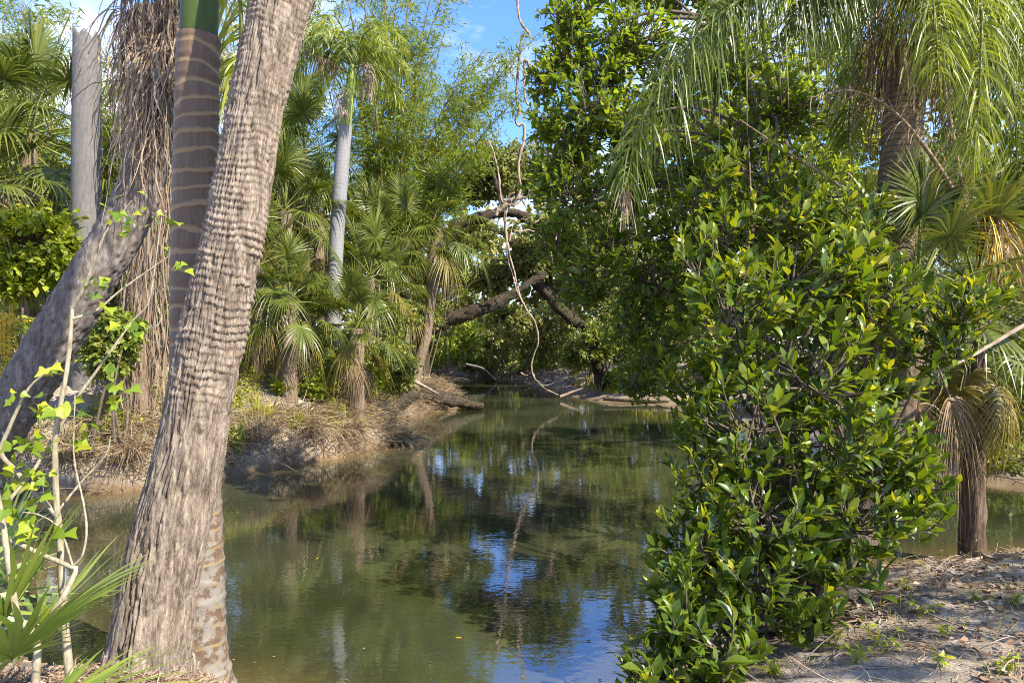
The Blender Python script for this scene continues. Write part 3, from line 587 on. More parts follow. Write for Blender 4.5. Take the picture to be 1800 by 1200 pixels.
def dead_stub():
    D = 12.0
    pts = PP([(152, 720), (151, 690), (150, 560), (151, 400), (152, 230), (153, 120), (152, 70)], D); rad = np.array([56, 52, 48, 47, 46, 45, 42]) / 2 / FPX * D
    zb = zg1(pts[0][0], D); pts[0][2] = zb - 0.2
    root = thing('dead_palm_trunk', 'tall grey dead palm trunk with a broken-off top at upper left', 'dead tree', (pts[0][0], D, zb))
    ns = 40; p = spline(np.c_[pts, rad], 160); V, F, uv = tubes(p[:, :3], p[:, 3], ns)
    V = V.reshape(160, ns, 3); th = np.arange(ns) / ns
    jag = 0.20 * vnoise(th * 9, th * 0, 51, 9) + 0.16 * vnoise(th * 20, th * 0 + 3, 52, 20) + 0.05 * np.sin(th * 6.28)
    for j in range(5): V[-1 - j, :, 2] += (jag * 2.2 - 0.35) * (1 - j / 5)
    V = V.reshape(-1, 3); disp = 0.012 * (vnoise(uv[:, 0] * 8, uv[:, 1] * 3, 53, 8) - 0.5)
    V = V + nz(V - np.repeat(p[:, :3], ns, 0)) * disp[:, None]
    V2 = np.vstack([V, p[-6:-5, :3]]); top = np.arange(159 * ns, 160 * ns)
    F3 = np.array([(top[i], top[(i + 1) % ns], len(V)) for i in range(ns)])
    mk('trunk', V2, [F, F3], M['stub'], root, uv=np.vstack([uv, [[0.5, 7]]]), smooth=True)
dead_stub()

def fibre_palm():
    D = 11.6
    base = P(238, 730, D); base[2] = zg1(base[0], D)
    pts = np.array([base - [0, 0, .1], P(246, 600, D), P(258, 450, D), P(266, 300, D), P(270, 150, D), P(272, 20, D)])
    root = thing('cabbage_palm', 'brown palm trunk wrapped in hanging fibrous roots beside the leaning grey trunk', 'palm tree', base)
    V, F, uv = rough_trunk(pts, [0.26, 0.21, 0.22, 0.25, 0.3, 0.3], 80, 30, 0.07, 61); mk('trunk', V, F, M['sabal_trunk'], root, uv=uv, smooth=True)
    r = rs(62); m = 520; f = r.uniform(0.15, 1, m); p = spline(pts, 100); st = p[(f * 99).astype(int)]; a = r.uniform(0, 6.28, m)
    d = np.c_[np.cos(a), np.sin(a), 0 * a]; ln = np.minimum(r.uniform(0.4, 2.4, m), st[:, 2] - base[2]); q = np.linspace(0, 1, 9)
    path = st[:, None] + d[:, None] * (0.22 + 0.10 * r.rand(m, 1) + (0.13 * np.sin(q * 2.6))[None] * r.uniform(0.2, 1.6, (m, 1)))[..., None]
    path[..., 2] -= ln[:, None] * q; path[..., 0] += 0.03 * np.sin(q * 9 + r.uniform(0, 6, (m, 1)))
    V, F = ribbons(path, np.broadcast_to(r.uniform(0.008, 0.022, (m, 1)), (m, 9)), r.normal(0, 1, (m, 3)))
    mk('hanging_fibres', V, F, M['dead_grey'], root, True, rnd=np.repeat(np.clip(r.normal(0.35, 0.25, m), 0, 1), 18))
fibre_palm()

# ------------------------------------------------------------------ royal palm
def royal():
    D = 16.0; bz = on_ground(583, D)
    pts = np.array([bz - [0, 0, .2], P(584, 620, D), P(588, 500, D), P(593, 400, D), P(600, 300, D), P(608, 222, D)]); rad = np.array([33, 30, 26, 25, 26, 22]) / 2 / FPX * D
    root = thing('royal_palm', 'slim pale grey palm with yellow-green crownshaft standing on the left bank', 'palm tree', bz)
    V, F, uv = tube1(pts, rad, 120, 26); mk('trunk', V, F, M['royal'], root, uv=uv, smooth=True)
    cs = np.array([P(607.5, 224, D), P(610, 200, D), P(614, 165, D), P(619, 115, D)]); V, F, uv = tube1(cs, np.array([20, 19, 16, 11]) / 2 / FPX * D, 20, 18); mk('crownshaft', V, F, M['shaft_y'], root, uv=uv, smooth=True)
    r = rs(9); hub = cs[-1]
    for i in range(15):
        a = i * 2.399 + 1.2; d = np.array([math.cos(a), math.sin(a), 0]); e = 1.15 - 0.075 * i; L = r.uniform(1.25, 1.65)
        rach = [hub, hub + d * 0.35 * L + [0, 0, 0.42 * L * e + .1], hub + d * 0.75 * L + [0, 0, L * (0.55 * e - 0.05)], hub + d * L + [0, 0, L * (0.42 * e - 0.35)]]
        pinnate(rach, 60, 0.5, 0.03, 0.7, r, plum=0.7, rr=(0.022, 0.005), col=(0.55, 0.25)).mk('frond', M['pinn_l'] if i % 3 else M['pinn'], root)
    for (u, v, uu, vv, ue, ve, mt) in [(622, 120, 648, 115, 645, 170, 'dead_grey'), (615, 130, 580, 110, 520, 75, 'dead'), (612, 150, 600, 175, 606, 200, 'dead_grey')]:
        pinnate([P(u, v, D), P(uu, vv, D - .4), P(ue, ve, D - .6)], 40, 0.35, 0.02, 1.3, r).mk('dead_frond', M[mt], root)
royal()

# ------------------------------------------------------------------ cabbage palms on the left bank
def sab(label, u, vtop, d, bend=0, nlive=14, ny=3, nd=3, sc_=1.0, seed=0, rad=(0.17, 0.13, 0.14), **kw):
    b = on_ground(u - bend, d); t = P(u, vtop, d); m = (b + t) / 2 + np.array([bend * d / FPX * 0.2, 0, 0])
    return sabal(label, [b, m, t], rad, nlive, ny, nd, sc_, seed, **kw)
sab('cabbage palm with a tall trunk just right of the big leaning trunk', 502, 372, 15.5, 0, 16, 3, 3, 1.0, 301)
sab('short cabbage palm with golden drooping fronds and a brown skirt right of the leaning trunk', 508, 530, 14.0, 0, 16, 6, 6, 0.8, 302, rad=(0.18, 0.15, 0.16))
sab('low bushy cabbage palm wrapped round the foot of the slim grey palm', 628, 578, 14.6, 0, 18, 6, 6, 0.72, 303, rad=(0.17, 0.15, 0.15), key='sabal2')
sab('high cabbage palm crown between the leaning trunk and the slim grey palm', 535, 275, 18.0, 0, 16, 3, 4, 1.1, 304, key='sabal2')
sab('cabbage palm behind and to the right of the slim grey palm', 660, 430, 19.0, 0, 16, 3, 2, 1.05, 305)
sab('dark green cabbage palm left of the oak trunk', 712, 425, 20.5, 0, 14, 2, 1, 1.0, 306, key='sabal2')
sab('cabbage palm half hidden behind the right side of the leaning trunk', 455, 470, 14.5, 0, 14, 3, 2, 0.95, 307)
sab('bushy cabbage palm at the far left behind the dead trunk', 52, 235, 13.5, 0, 20, 3, 3, 1.25, 308, key='sabal2')
sab('cabbage palm low on the left behind bright shrubs', 215, 330, 16.0, 0, 14, 3, 3, 1.1, 309)
sab('cabbage palm at the left edge with crown level with the yellow bamboo', -30, 330, 12.0, 0, 14, 3, 3, 1.1, 310)
sab('cabbage palm crown tucked against the right edge of the leaning trunk', 462, 320, 17.5, 14, 14, 2, 4, 1.0, 321, rad=(0.16, 0.13, 0.13))
sab('mid-height cabbage palm directly left of the slim grey palm', 560, 400, 18.2, -16, 14, 2, 4, 1.0, 322, key='sabal2', rad=(0.16, 0.13, 0.13))
sab('cabbage palm crown just right of the slim grey palm at mid height', 650, 490, 17.0, 12, 14, 2, 3, .95, 323, rad=(0.16, 0.13, 0.13))
sab('shaggy low cabbage palm between the golden palm and the slim grey palm', 548, 580, 15.2, -10, 14, 4, 6, .72, 324, key='sabal2', rad=(0.17, 0.15, 0.15))
sab('cabbage palm leaning out left of the curved palm', 690, 520, 19.3, 18, 14, 3, 4, .95, 325, rad=(0.15, 0.12, 0.13))
def curved():
    D = 21.5; b = P(722, 685, D); b[2] = zg1(b[0], D)
    pts = [b, P(735, 640, D), P(750, 590, D), P(757, 530, D), P(760, 460, D), P(772, 395, D)]
    sabal('cabbage palm with thin curved trunk leaning over the far water', pts, [0.24, 0.16, 0.15, 0.15, 0.17, 0.18], 18, 4, 3, 1.05, 311, key='sabal2')
curved()

# ------------------------------------------------------------------ bamboo
def bamboo(label, base, tips, D, nleaf, mat, cmat, seed, size=0.2, rc=0.035, grp='bamboo clumps'):
    r = rs(seed); base = np.asarray(base, float); root = thing('bamboo_clump', label, 'bamboo', base, grp)
    LP = []; LD = []; tw = []
    for i, (u, v) in enumerate(tips):
        dd = D + r.uniform(-2, 2.5); e = P(u, v, dd); s = base + np.array([r.uniform(-1.3, 0.25), r.normal(0, 0.6), 0]); s[2] = zg1(s[0], s[1]) - .1
        H = e - s; m1 = s + H * 0.35 + np.array([-0.10 * H[0], 0, 0.06 * H[2]]); m2 = s + H * 0.72 + np.array([-0.08 * H[0], 0, 0.07 * H[2]])
        p = spline([s, m1, m2, e], 40); V, F, uv = tubes(p, np.linspace(rc, 0.012, 40) * r.uniform(0.8, 1.2), 6)
        rad = 1 + 0.10 * (np.arange(40) % 3 == 0); mk('culm', V, F, M[cmat], root, uv=uv, smooth=True)
        nb = 46; t = r.uniform(0.3, 1.0, nb) ** 0.75; f = (t * 39).astype(int); st = p[f]
        a = r.uniform(0, 6.28, nb); bl = r.uniform(0.5, 1.7, nb) * (1.15 - 0.5 * t); dv = nz(np.c_[np.cos(a), np.sin(a), r.uniform(-0.1, 0.7, nb)] + 0.5 * nz(H))
        q = np.linspace(0, 1, 4); bp = st[:, None] + dv[:, None] * (bl[:, None] * q)[..., None]; bp[..., 2] -= 0.35 * bl[:, None] * q ** 2; tw.append(bp)
        nl = nleaf // nb; ti = np.repeat(np.arange(nb), nl); tq = r.uniform(0.25, 1.05, nb * nl)
        pos = st[ti] + dv[ti] * (bl[ti] * tq)[:, None]; pos[:, 2] -= 0.35 * bl[ti] * tq ** 2; pos += r.normal(0, 0.11, pos.shape)
        LP.append(pos); LD.append(nz(dv[ti] * 0.5 + r.normal(0, 0.6, pos.shape) + [0, 0, -0.45]))
    V, F, _ = tubes(np.vstack(tw), np.linspace(0.008, 0.003, 4)[None], 3); mk('branchlets', V, F, M[cmat], root, True)
    pos = np.vstack(LP); d = np.vstack(LD); n = len(pos)
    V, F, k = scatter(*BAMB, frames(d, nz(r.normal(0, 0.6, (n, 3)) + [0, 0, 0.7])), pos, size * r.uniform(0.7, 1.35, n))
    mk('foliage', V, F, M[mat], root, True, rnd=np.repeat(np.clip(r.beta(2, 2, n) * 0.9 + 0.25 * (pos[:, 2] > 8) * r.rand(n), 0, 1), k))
bb = on_ground(690, 22)
bamboo('tall arching bamboo clump rising behind the slim grey palm toward the sky', bb,
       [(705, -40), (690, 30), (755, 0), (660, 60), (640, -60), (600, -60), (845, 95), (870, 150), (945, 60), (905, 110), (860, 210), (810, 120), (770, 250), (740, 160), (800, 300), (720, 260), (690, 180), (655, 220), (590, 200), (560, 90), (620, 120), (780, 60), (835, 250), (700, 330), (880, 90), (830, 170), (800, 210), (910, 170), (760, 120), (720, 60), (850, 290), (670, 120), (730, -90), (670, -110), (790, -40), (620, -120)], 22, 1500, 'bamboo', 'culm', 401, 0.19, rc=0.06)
bb = on_ground(480, 21)
bamboo('bamboo clump filling the gap right of the big leaning trunk', bb,
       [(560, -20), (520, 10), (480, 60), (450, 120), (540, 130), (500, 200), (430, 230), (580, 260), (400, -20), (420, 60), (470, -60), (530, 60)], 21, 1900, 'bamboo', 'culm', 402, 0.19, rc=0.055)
bb = on_ground(90, 17)
bamboo('yellow-stemmed bamboo at the upper left against the sky', bb,
       [(5, 20), (35, -40), (60, 90), (20, 150), (-40, 80), (95, 200), (125, 20), (-20, 200)], 17, 2100, 'bamboo', 'culm_y', 403, 0.17)
bb = on_ground(235, 18)
bamboo('bamboo behind the dead trunk and the hanging dead fronds', bb,
       [(190, 100), (215, 160), (300, 60), (180, 230), (330, 200), (250, 240), (390, 150)], 18, 2100, 'bamboo', 'culm_y', 404, 0.17)

# ------------------------------------------------------------------ live oaks over the far water
def oak(label, tr, limbs, blobs, seed, ntw=60, nlf=22, size=0.17, mat='oakleaf'):
    r = rs(seed); root = thing('oak_tree', label, 'tree', tr[0][0], 'live oaks over the far water')
    b = B(); p, rad = tr; V, F, uv = rough_trunk(p, np.array(rad) * .7, 50, 18, 0.16, seed); b.add(V, F, 0.5, uv); b.mk('trunk', M['oak'], root, smooth=True)
    for p, rad in limbs:
        V, F, uv = rough_trunk(p, np.array(rad) * .76, 50, 14, 0.13 * rad[0] / 0.3, seed + 3); mk('limb', V, F, M['oak'], root, uv=uv, smooth=True)
    paths, Mx, pos, sz = blob_foliage(blobs, None, ntw, nlf, DIAMW, size, r, spread=0.28)
    V, F, _ = tubes(paths, np.linspace(0.035, 0.008, 5)[None], 4); mk('twigs', V, F, M['oak'], root, True)
    V, F, k = scatter(*DIAMW, Mx, pos, sz); mk('crown', V, F, M[mat], root, True, rnd=np.repeat(r.beta(2, 2, len(pos)), k))
ob = on_ground(738, 25)
oak('live oak on the left bank with a dark mossy limb arching over the water',
    ([ob - [0, 0, .2], P(738, 570, 25), P(742, 500, 25), P(728, 440, 25), P(700, 380, 25.5)], [0.55, 0.42, 0.38, 0.3, 0.2]),
    [([P(738, 585, 25), P(775, 568, 25), P(815, 552, 25), P(860, 538, 25), P(895, 520, 25.2), P(930, 498, 25.4), P(960, 480, 25.6)], [0.36, 0.34, 0.30, 0.27, 0.24, 0.2, 0.14]),
     ([P(742, 480, 25), P(800, 400, 25), P(850, 382, 25), P(890, 372, 25.2), P(940, 385, 25.3), P(1000, 380, 25.5)], [0.3, 0.28, 0.26, 0.24, 0.2, 0.12]),
     ([P(885, 373, 25.2), P(875, 330, 25.4), P(860, 290, 25.5)], [0.18, 0.12, 0.06])],
    [(P(870, 300, 27), np.array([1.5, 1.6, 1.3]), 1.6), (P(950, 300, 28), np.array([2.0, 1.6, 1.6]), 1.4), (P(830, 330, 27.5), np.array([1.0, 1.5, 0.8]), 0.7), (P(940, 455, 26.5), np.array([1.6, 1.2, 0.9]), 1.0),
     (P(860, 490, 26.8), np.array([1.3, 1.0, 0.8]), 0.7), (P(1010, 430, 27), np.array([1.5, 1.5, 1.2]), 1.0), (P(700, 370, 26), np.array([1.5, 1.5, 1.2]), 0.8), (P(790, 470, 27), np.array([1.3, 1, 0.9]), 0.6), (P(960, 400, 24.8), np.array([1.0, .7, .5]), .5), (P(830, 420, 25.5), np.array([.9, .7, .6]), .5), (P(900, 560, 27), np.array([1.1, .8, .6]), .5)], 501, 130, 22)
ob2 = on_ground(1065, 28.5)
oak('live oak leaning in from the right bank with a thick mossy limb',
    ([ob2 - [0, 0, .2], P(1040, 590, 28), P(1005, 562, 27.5), P(965, 520, 27), P(930, 480, 26.8), P(900, 425, 26.6), P(880, 405, 26.5)], [0.5, 0.42, 0.36, 0.34, 0.30, 0.22, 0.12]),
    [([P(1000, 555, 27.5), P(1040, 500, 28), P(1070, 420, 28.5)], [0.3, 0.22, 0.12]), ([P(960, 515, 27), P(975, 440, 27.5), P(1005, 400, 28)], [0.2, 0.15, 0.08])],
    [(P(1060, 400, 29), np.array([2.2, 1.8, 1.8]), 1.5), (P(1010, 500, 29), np.array([1.8, 1.4, 1.2]), 1.2), (P(1120, 480, 29.5), np.array([2.2, 1.8, 1.8]), 1.4), (P(1090, 560, 28.5), np.array([1.5, 1.2, 1.0]), 0.9), (P(1020, 470, 27), np.array([1.2, .8, .8]), .7)], 502, 80, 22)

# ------------------------------------------------------------------ pale vine draped over the oak limb
def vine():
    d = 23.2; root = thing('hanging_vine', 'pale twisted bare vine hanging from above over the oak limb to the water', 'vine', P(985, 700, d + 1))
    S = [([(904, -140), (908, -60), (910, 10), (917, 42), (931, 57), (927, 61), (917, 60), (912, 110), (908, 165), (914, 190), (906, 203), (910, 213), (920, 211), (922, 235), (913, 270), (912, 300), (916, 325), (908, 345), (893, 356), (887, 378), (893, 430), (903, 470), (912, 510), (925, 540), (942, 565), (948, 600), (940, 625), (936, 650), (945, 672), (962, 688), (985, 699)], [0.07, 0.075, 0.08, 0.08, 0.085, 0.085, 0.075, 0.06, 0.05, 0.045], 200),
         ([(931, 118), (927, 109), (921, 110), (923, 130), (921, 160), (926, 183), (933, 187), (924, 200), (921, 213)], [0.09, 0.08, 0.06, 0.05], 50),
         ([(884, 358), (880, 345), (875, 300), (866, 265), (858, 248), (846, 252), (836, 259), (826, 256), (823, 243), (820, 212), (812, 205)], [0.08, 0.06, 0.05, 0.035, 0.03, 0.02], 60),
         ([(903, 405), (915, 407), (930, 404), (948, 413), (965, 435), (972, 462), (976, 475), (986, 492)], [0.06, 0.055, 0.05, 0.04, 0.02], 50),
         ([(966, 437), (976, 425), (980, 405), (984, 392)], [0.04, 0.03, 0.02], 20),
         ([(890, 360), (889, 400), (892, 450), (903, 490), (910, 515), (925, 545), (921, 558)], [0.04, 0.035, 0.03, 0.02], 50),
         ([(936, 652), (926, 660), (915, 655)], [0.03, 0.02], 12),
         ([(945, 670), (958, 678), (975, 672)], [0.03, 0.02], 12),
         ([(912, 345), (925, 347), (930, 335), (929, 325)], [0.06, 0.05, 0.03], 16),
         ([(898, 352), (888, 356), (878, 368), (872, 380)], [0.14, 0.17, 0.14, 0.08], 24),
         ([(918, 348), (905, 350), (890, 358), (878, 372)], [0.10, 0.16, 0.18, 0.10], 24), ([(912, 340), (900, 362), (884, 352), (872, 372), (862, 368)], [0.05, 0.06, 0.04, 0.02], 30), ([(905, 338), (894, 345), (903, 362), (918, 352), (926, 366)], [0.04, 0.06, 0.05, 0.02], 30), ([(896, 425), (902, 395), (918, 385), (940, 392), (952, 380)], [0.03, 0.03, 0.015], 24)]
    r = rs(3)
    for i, (pl, rad, n) in enumerate(S):
        pts = PP(pl, d); pts[:, 1] += r.normal(0, 0.05, len(pts)); pts[:, 1] += np.linspace(0, 1.2, len(pts)) * (i == 0)
        V, F, uv = rough_trunk(pts, np.array(rad) * .52, n, 8, .045, 90 + i, 2.0); mk('vine_stem', V, F, M['vine'], root, uv=uv, smooth=True)
vine()

# ------------------------------------------------------------------ fallen log and mud-bank debris
def log(name, label, cat, pts, rad, mat, seed, amp=0.05, group=None, branches=()):
    root = thing(name, label, cat, pts[0], group); V, F, uv = rough_trunk(pts, rad, 40, 14, amp, seed); b = B().add(V, F, 0.5, uv)
    for e in (0, 39):
        c = V[e * 14:(e + 1) * 14]; b.add(np.vstack([c, c.mean(0)]), np.array([(i, (i + 1) % 14, 14) for i in range(14)]))
    b.mk('trunk', M[mat], root, smooth=True)
    for p, q in branches:
        V, F, uv = tube1(p, q, 12, 6); mk('branch', V, F, M[mat], root, uv=uv, smooth=True)
lb = on_ground(705, 21.5)
log('fallen_log', 'dark fallen log sliding from the left bank into the water', 'log', [lb + [0, 0, .25], P(745, 688, 22), P(790, 703, 22.5), P(848, 714, 23)], [0.3, 0.26, 0.2, 0.12], 'oak', 601, 0.09)
log('fallen_log', 'short broken log lying on the slope beside the curved palm', 'log', [P(728, 690, 20.8), P(712, 700, 20.2), P(690, 718, 19.6)], [0.2, 0.22, 0.16], 'oak', 602, 0.09)
for i, (pl, lab) in enumerate([([(985, 697, 27), (1003, 690, 27), (1024, 682, 27)], 'bare stick at the end of the hanging vine by the mud'),
                               ([(820, 640, 40), (850, 648, 39), (872, 668, 38)], 'pale dead branch leaning on the far dark bank'),
                               ([(700, 650, 20), (735, 673, 20.5), (770, 692, 21.5)], 'thin pale pole leaning behind the fallen log'),
                               ([(880, 655, 40), (905, 640, 39), (940, 630, 38)], 'pale forked driftwood on the far bank'),
                               ([(1060, 700, 25.3), (1110, 704, 25), (1175, 706, 24.8)], 'dark driftwood along the edge of the mud bank')]):
    p = PP(pl); log('dead_branch', lab, 'branch', p, [0.06, 0.05, 0.03] if i != 4 else [0.07, 0.06, 0.05], 'vine' if i != 4 else 'oak', 610 + i, 0.02, 'dead branches by the water')

# ------------------------------------------------------------------ woodland mass far behind
def woodland():
    r = rs(700); blobs = []
    tops = [(-900, 60), (-300, 120), (0, 260), (120, 330), (300, 300), (420, 250), (600, 280), (730, 320), (800, 335), (870, 330), (930, 320), (1000, 280), (1060, 180), (1150, 120), (1300, 60), (1500, 40), (1800, 30), (2300, 0), (3000, -60)]
    us = np.array([t[0] for t in tops]); vs = np.array([t[1] for t in tops]); PX = []; 
    for u in np.arange(-900, 3000, 38):
        d = r.uniform(42, 52); vt = np.interp(u, us, vs) + r.uniform(0, 50)
        v = vt + 45
        while v < 660:
            blobs.append((P(u + r.uniform(-20, 20), v, d + r.uniform(-3, 3)), np.array([1.9, 1.6, 1.4]) * r.uniform(0.8, 1.3), 1.0)); v += r.uniform(38, 60)
    paths, Mx, pos, sz = blob_foliage(blobs, None, 13, 10, DIAMW, 0.54, r, spread=0.5, outer=0.2)
    keep = pos[:, 2] > 0.3
    V, F, k = scatter(*DIAMW, Mx[keep], pos[keep], sz[keep]); b = B(); b.add(V, F, np.repeat(r.beta(2, 2.2, keep.sum()), k))
    b.mk('woodland', M['wood_far'], None, True)
    o = bpy.data.objects['woodland']; o['label'] = 'dense green woodland closing the view far behind the creek'; o['category'] = 'woodland'
woodland()

# ------------------------------------------------------------------ shrubs along the banks
def shrub(label, u, v, d, rx, rz, n=1.0, mat='mid', tm=DIAMW, size=0.12, seed=0, grp='shrubs along the creek banks', ry=None, extra=(), **kw):
    c = P(u, v, d); b = np.array([c[0], c[1], zg1(c[0], c[1])]); ry = ry or rx * 0.8
    bl = [(c, np.array([rx, ry, rz]), n)] + [(P(a[0], a[1], d + a[4]), np.array([a[2], a[2] * 0.8, a[3]]), n * 0.6) for a in extra]
    return bush('shrub', label, 'shrub', b, bl, 80, 22, tm, size * 1.06, mat, seed, grp, **kw)
SH = [('low dark bush on the shore of the side channel right of the red-brown trunk', 1790, 815, 11.6, 0.9, 0.35, 1.2, 'mid', 0.1, ((1850, 790, .9, .5, .3), (1740, 800, .6, .35, .6))),
      ('tall green thicket filling the left edge behind the golden frond', -40, 520, 19, 2.6, 1.8, 1.8, 'mid', 0.15, ((90, 560, 2.0, 1.4, 1), (200, 560, 1.8, 1.4, 2))),
      ('leafy thicket behind the fibrous palm and the ringed palm', 290, 560, 19, 1.8, 1.6, 1.6, 'mid', 0.14, ((370, 540, 1.6, 1.6, 0), (330, 430, 1.6, 1.4, 1))),
      ('high dark thicket closing the view behind the queen palm', 1620, 480, 19, 2.6, 2.4, 2.0, 'mid', 0.16, ((1500, 560, 2.4, 2.0, 1), (1740, 560, 2.4, 2.0, -1))),
      ('thicket at the right edge behind the red-brown trunk', 1790, 660, 17, 2.2, 1.5, 1.8, 'mid', 0.14, ((1880, 560, 2.2, 1.8, 1), (1700, 720, 1.4, .9, -1))),
      ('low bushes along the far shore of the side channel', 1640, 730, 15.5, 1.5, 0.7, 1.4, 'mid', 0.12, ((1540, 730, 1.3, .7, 1), (1780, 780, 1.0, .6, -2.5))),
      ('leafy thicket behind the bright far-bank grass', 1180, 500, 33, 3.0, 2.4, 2.0, 'mid', 0.2, ((1280, 420, 3, 2.4, 1), (1080, 480, 2.4, 1.8, 1))),
      ('broad bushy thicket at the very end of the far channel', 850, 600, 47, 2.6, 2.2, 1.8, 'mid', 0.24, ((790, 600, 2.2, 1.6, 1), (920, 590, 2.4, 2.0, 1))),
      ('low overhanging bush at the water line at the far end of the channel', 905, 640, 42.5, 2.0, 0.8, 1.4, 'mid', 0.2, ((960, 635, 1.8, .8, -2), (840, 640, 1.5, .7, 1))),
      ('bush hiding the foot of the leaning right-hand oak', 1045, 600, 27.2, 1.2, 0.9, 1.4, 'mid', 0.14, ((1090, 580, 1.2, 1.0, 0.3), (1010, 625, .8, .5, .5))),
      ('grey green shrub hanging under the bend of the oak limbs', 900, 565, 36, 1.8, 1.0, 1.3, 'oakleaf', 0.18, ((840, 545, 1.6, .9, 1), (960, 560, 1.3, .9, 0))),
      ('viny green bush on the bank right of the slim grey palm', 650, 635, 16.2, 0.8, 0.55, 1.4, 'mid', 0.085, ((610, 610, .5, .45, .4), (700, 650, .5, .4, .6))),
      ('weedy bush at the top of the slope below the golden fronds', 545, 655, 14.6, 0.5, 0.35, 1.0, 'bright', 0.075, ((500, 680, .3, .2, -.6),)),
      ('leafy weeds behind the big leaning trunk near the dark soil', 425, 600, 15.2, 0.6, 0.5, 1.0, 'bright', 0.085, ()),
      ('small fern-like weed beside the brown tuft at the bank edge', 405, 770, 11.9, 0.25, 0.3, 0.5, 'bright', 0.07, ()),
      ('mixed green shrub filling behind the curved palm', 745, 545, 23.5, 1.0, 0.9, 1.2, 'mid', 0.12, ((790, 470, 1.0, .8, 1),)),
      ('bright green leafy shrub below the fan palms at the far left', 55, 420, 11.5, 0.9, 0.6, 1.3, 'bright', 0.13, ((110, 470, .6, .5, 0.2), (20, 480, .7, .5, 0))),
      ('shrub of narrow leaves behind the foot of the leaning grey trunk', 190, 615, 10.6, 0.45, 0.5, 0.9, 'mid', 0.11, ((215, 580, .3, .35, 0),)),
      ('dark shrub between the dead trunk and the fibrous palm', 200, 500, 13.5, 0.8, 0.9, 1.0, 'mid', 0.13, ()),
      ('tall shrub behind the dead trunk at left', 110, 360, 15.0, 1.3, 1.2, 1.3, 'mid', 0.14, ()),
      ('vine-covered mound of small leaves at the foot of the slim grey palm', 590, 650, 15.0, 0.75, 0.5, 1.3, 'bright', 0.085, ((640, 670, .6, .35, 0.3), (560, 680, .4, .3, -.6))),
      ('leafy thicket between the slim grey palm and the curved palm', 660, 600, 18.0, 0.9, 0.9, 1.4, 'mid', 0.11, ((690, 640, .7, .6, 0), (700, 560, .7, .6, .5))),
      ('ragged shrub spilling down the bank in front of the curved palm', 690, 665, 18.5, 0.7, 0.5, 1.0, 'mid', 0.10, ()),
      ('bright shrub under the oak limb on the left of the far channel', 800, 590, 33, 1.5, 1.0, 1.4, 'bright', 0.17, ((770, 620, 1.0, .7, -2),)),
      ('light green shrub in the middle of the far bank below the oak limb', 880, 590, 41, 2.0, 1.5, 1.6, 'oakleaf', 0.2, ((840, 560, 1.5, 1.0, 1),)),
      ('dark overhanging shrub on the far bank behind the vine', 950, 605, 38, 2.1, 1.4, 1.5, 'mid', 0.2, ((985, 560, 1.5, 1.3, 0),)),
      ('grey green thicket behind the mud bank', 1030, 620, 32, 1.5, 1.1, 1.5, 'mid', 0.16, ((1060, 580, 1.4, 1.2, .5),)),
      ('leafy shrub at the right end of the mud bank', 1130, 630, 28.5, 1.5, 1.1, 1.5, 'mid', 0.15, ((1180, 600, 1.3, 1.2, .5), (1100, 660, .8, .5, -1.5))),
      ('dense shrub behind the fig foliage on the right bank', 1230, 580, 26, 2.2, 2.0, 1.8, 'mid', 0.16, ((1300, 540, 2, 1.6, 1),)),
      ('thicket behind the short cabbage palms on the left bank', 560, 470, 20.5, 1.6, 1.5, 1.6, 'mid', 0.14, ((640, 500, 1.2, 1.2, .5), (450, 560, 1.2, 1.2, .5))),
      ('low green weeds behind the leaning trunk on the left bank', 430, 630, 17, 0.8, 0.5, 0.9, 'bright', 0.10, ()),
      ('dark undergrowth behind the curved palm trunk', 780, 520, 29, 1.7, 1.3, 1.4, 'mid', 0.17, ()),
      ('leafy undergrowth at the right edge beyond the side channel', 1760, 690, 13.5, 1.3, 0.9, 1.5, 'mid', 0.11, ((1700, 600, 1.2, 1.0, 1), (1820, 560, 1.2, 1.2, .5))),
      ('dark tall shrub at the right edge above the side channel', 1790, 420, 14.5, 1.6, 1.6, 1.7, 'mid', 0.13, ((1700, 330, 1.2, 1.2, 0),)),
      ('shaded thicket behind the glossy shrub across the side channel', 1560, 620, 15, 2.2, 1.8, 1.9, 'mid', 0.13, ((1440, 560, 1.8, 1.5, 0), (1330, 640, 1.6, 1.4, 1)))]
for i, (lab, u, v, d, rx, rz, n, mat, size, ex) in enumerate(SH):
    shrub(lab, u, v, d, rx, rz, n, mat, DIAMW, size, 720 + i, extra=ex, spread=0.9 * size + 0.05)

# areca-like arching palms at the left
def areca(label, u, v, d, n, L, mat, seed, up=1.0, az=None):
    r = rs(seed); base = on_ground(u, d); root = thing('areca_palm', label, 'palm', base, 'feather palms at the left'); h = P(u, v, d)
    for i in range(n):
        a = i * 2.399 + r.rand() if az is None else az[i]; dv = np.array([math.cos(a), math.sin(a), 0]); l = L * r.uniform(0.8, 1.15)
        pinnate([base, h + dv * 0.1, h + dv * l * 0.5 + [0, 0, 0.42 * l * up], h + dv * l * 0.95 + [0, 0, 0.18 * l * up]], 36, 0.36 * L, 0.026, 0.55, r, t0=0.35, rr=(0.014, 0.004), col=(0.5, 0.25)).mk('frond', M[mat], root)
areca('green feather palm between the bright shrub and the leaning trunk', 70, 600, 10.6, 9, 0.95, 'pinn_l', 750)
areca('golden yellow palm frond plant at the left edge behind the leaning trunk', 8, 572, 9.95, 5, 0.62, 'gold', 751, 0.35, az=[-0.7, -1.3, -1.9, 0.2, 2.6])
areca('dark feather palm arching at the right edge across the side channel', 1775, 690, 11.6, 11, 1.5, 'pinn', 753)
areca('low feather palm on the far shore behind the red-brown trunk', 1690, 760, 12.4, 9, 1.1, 'pinn', 754)
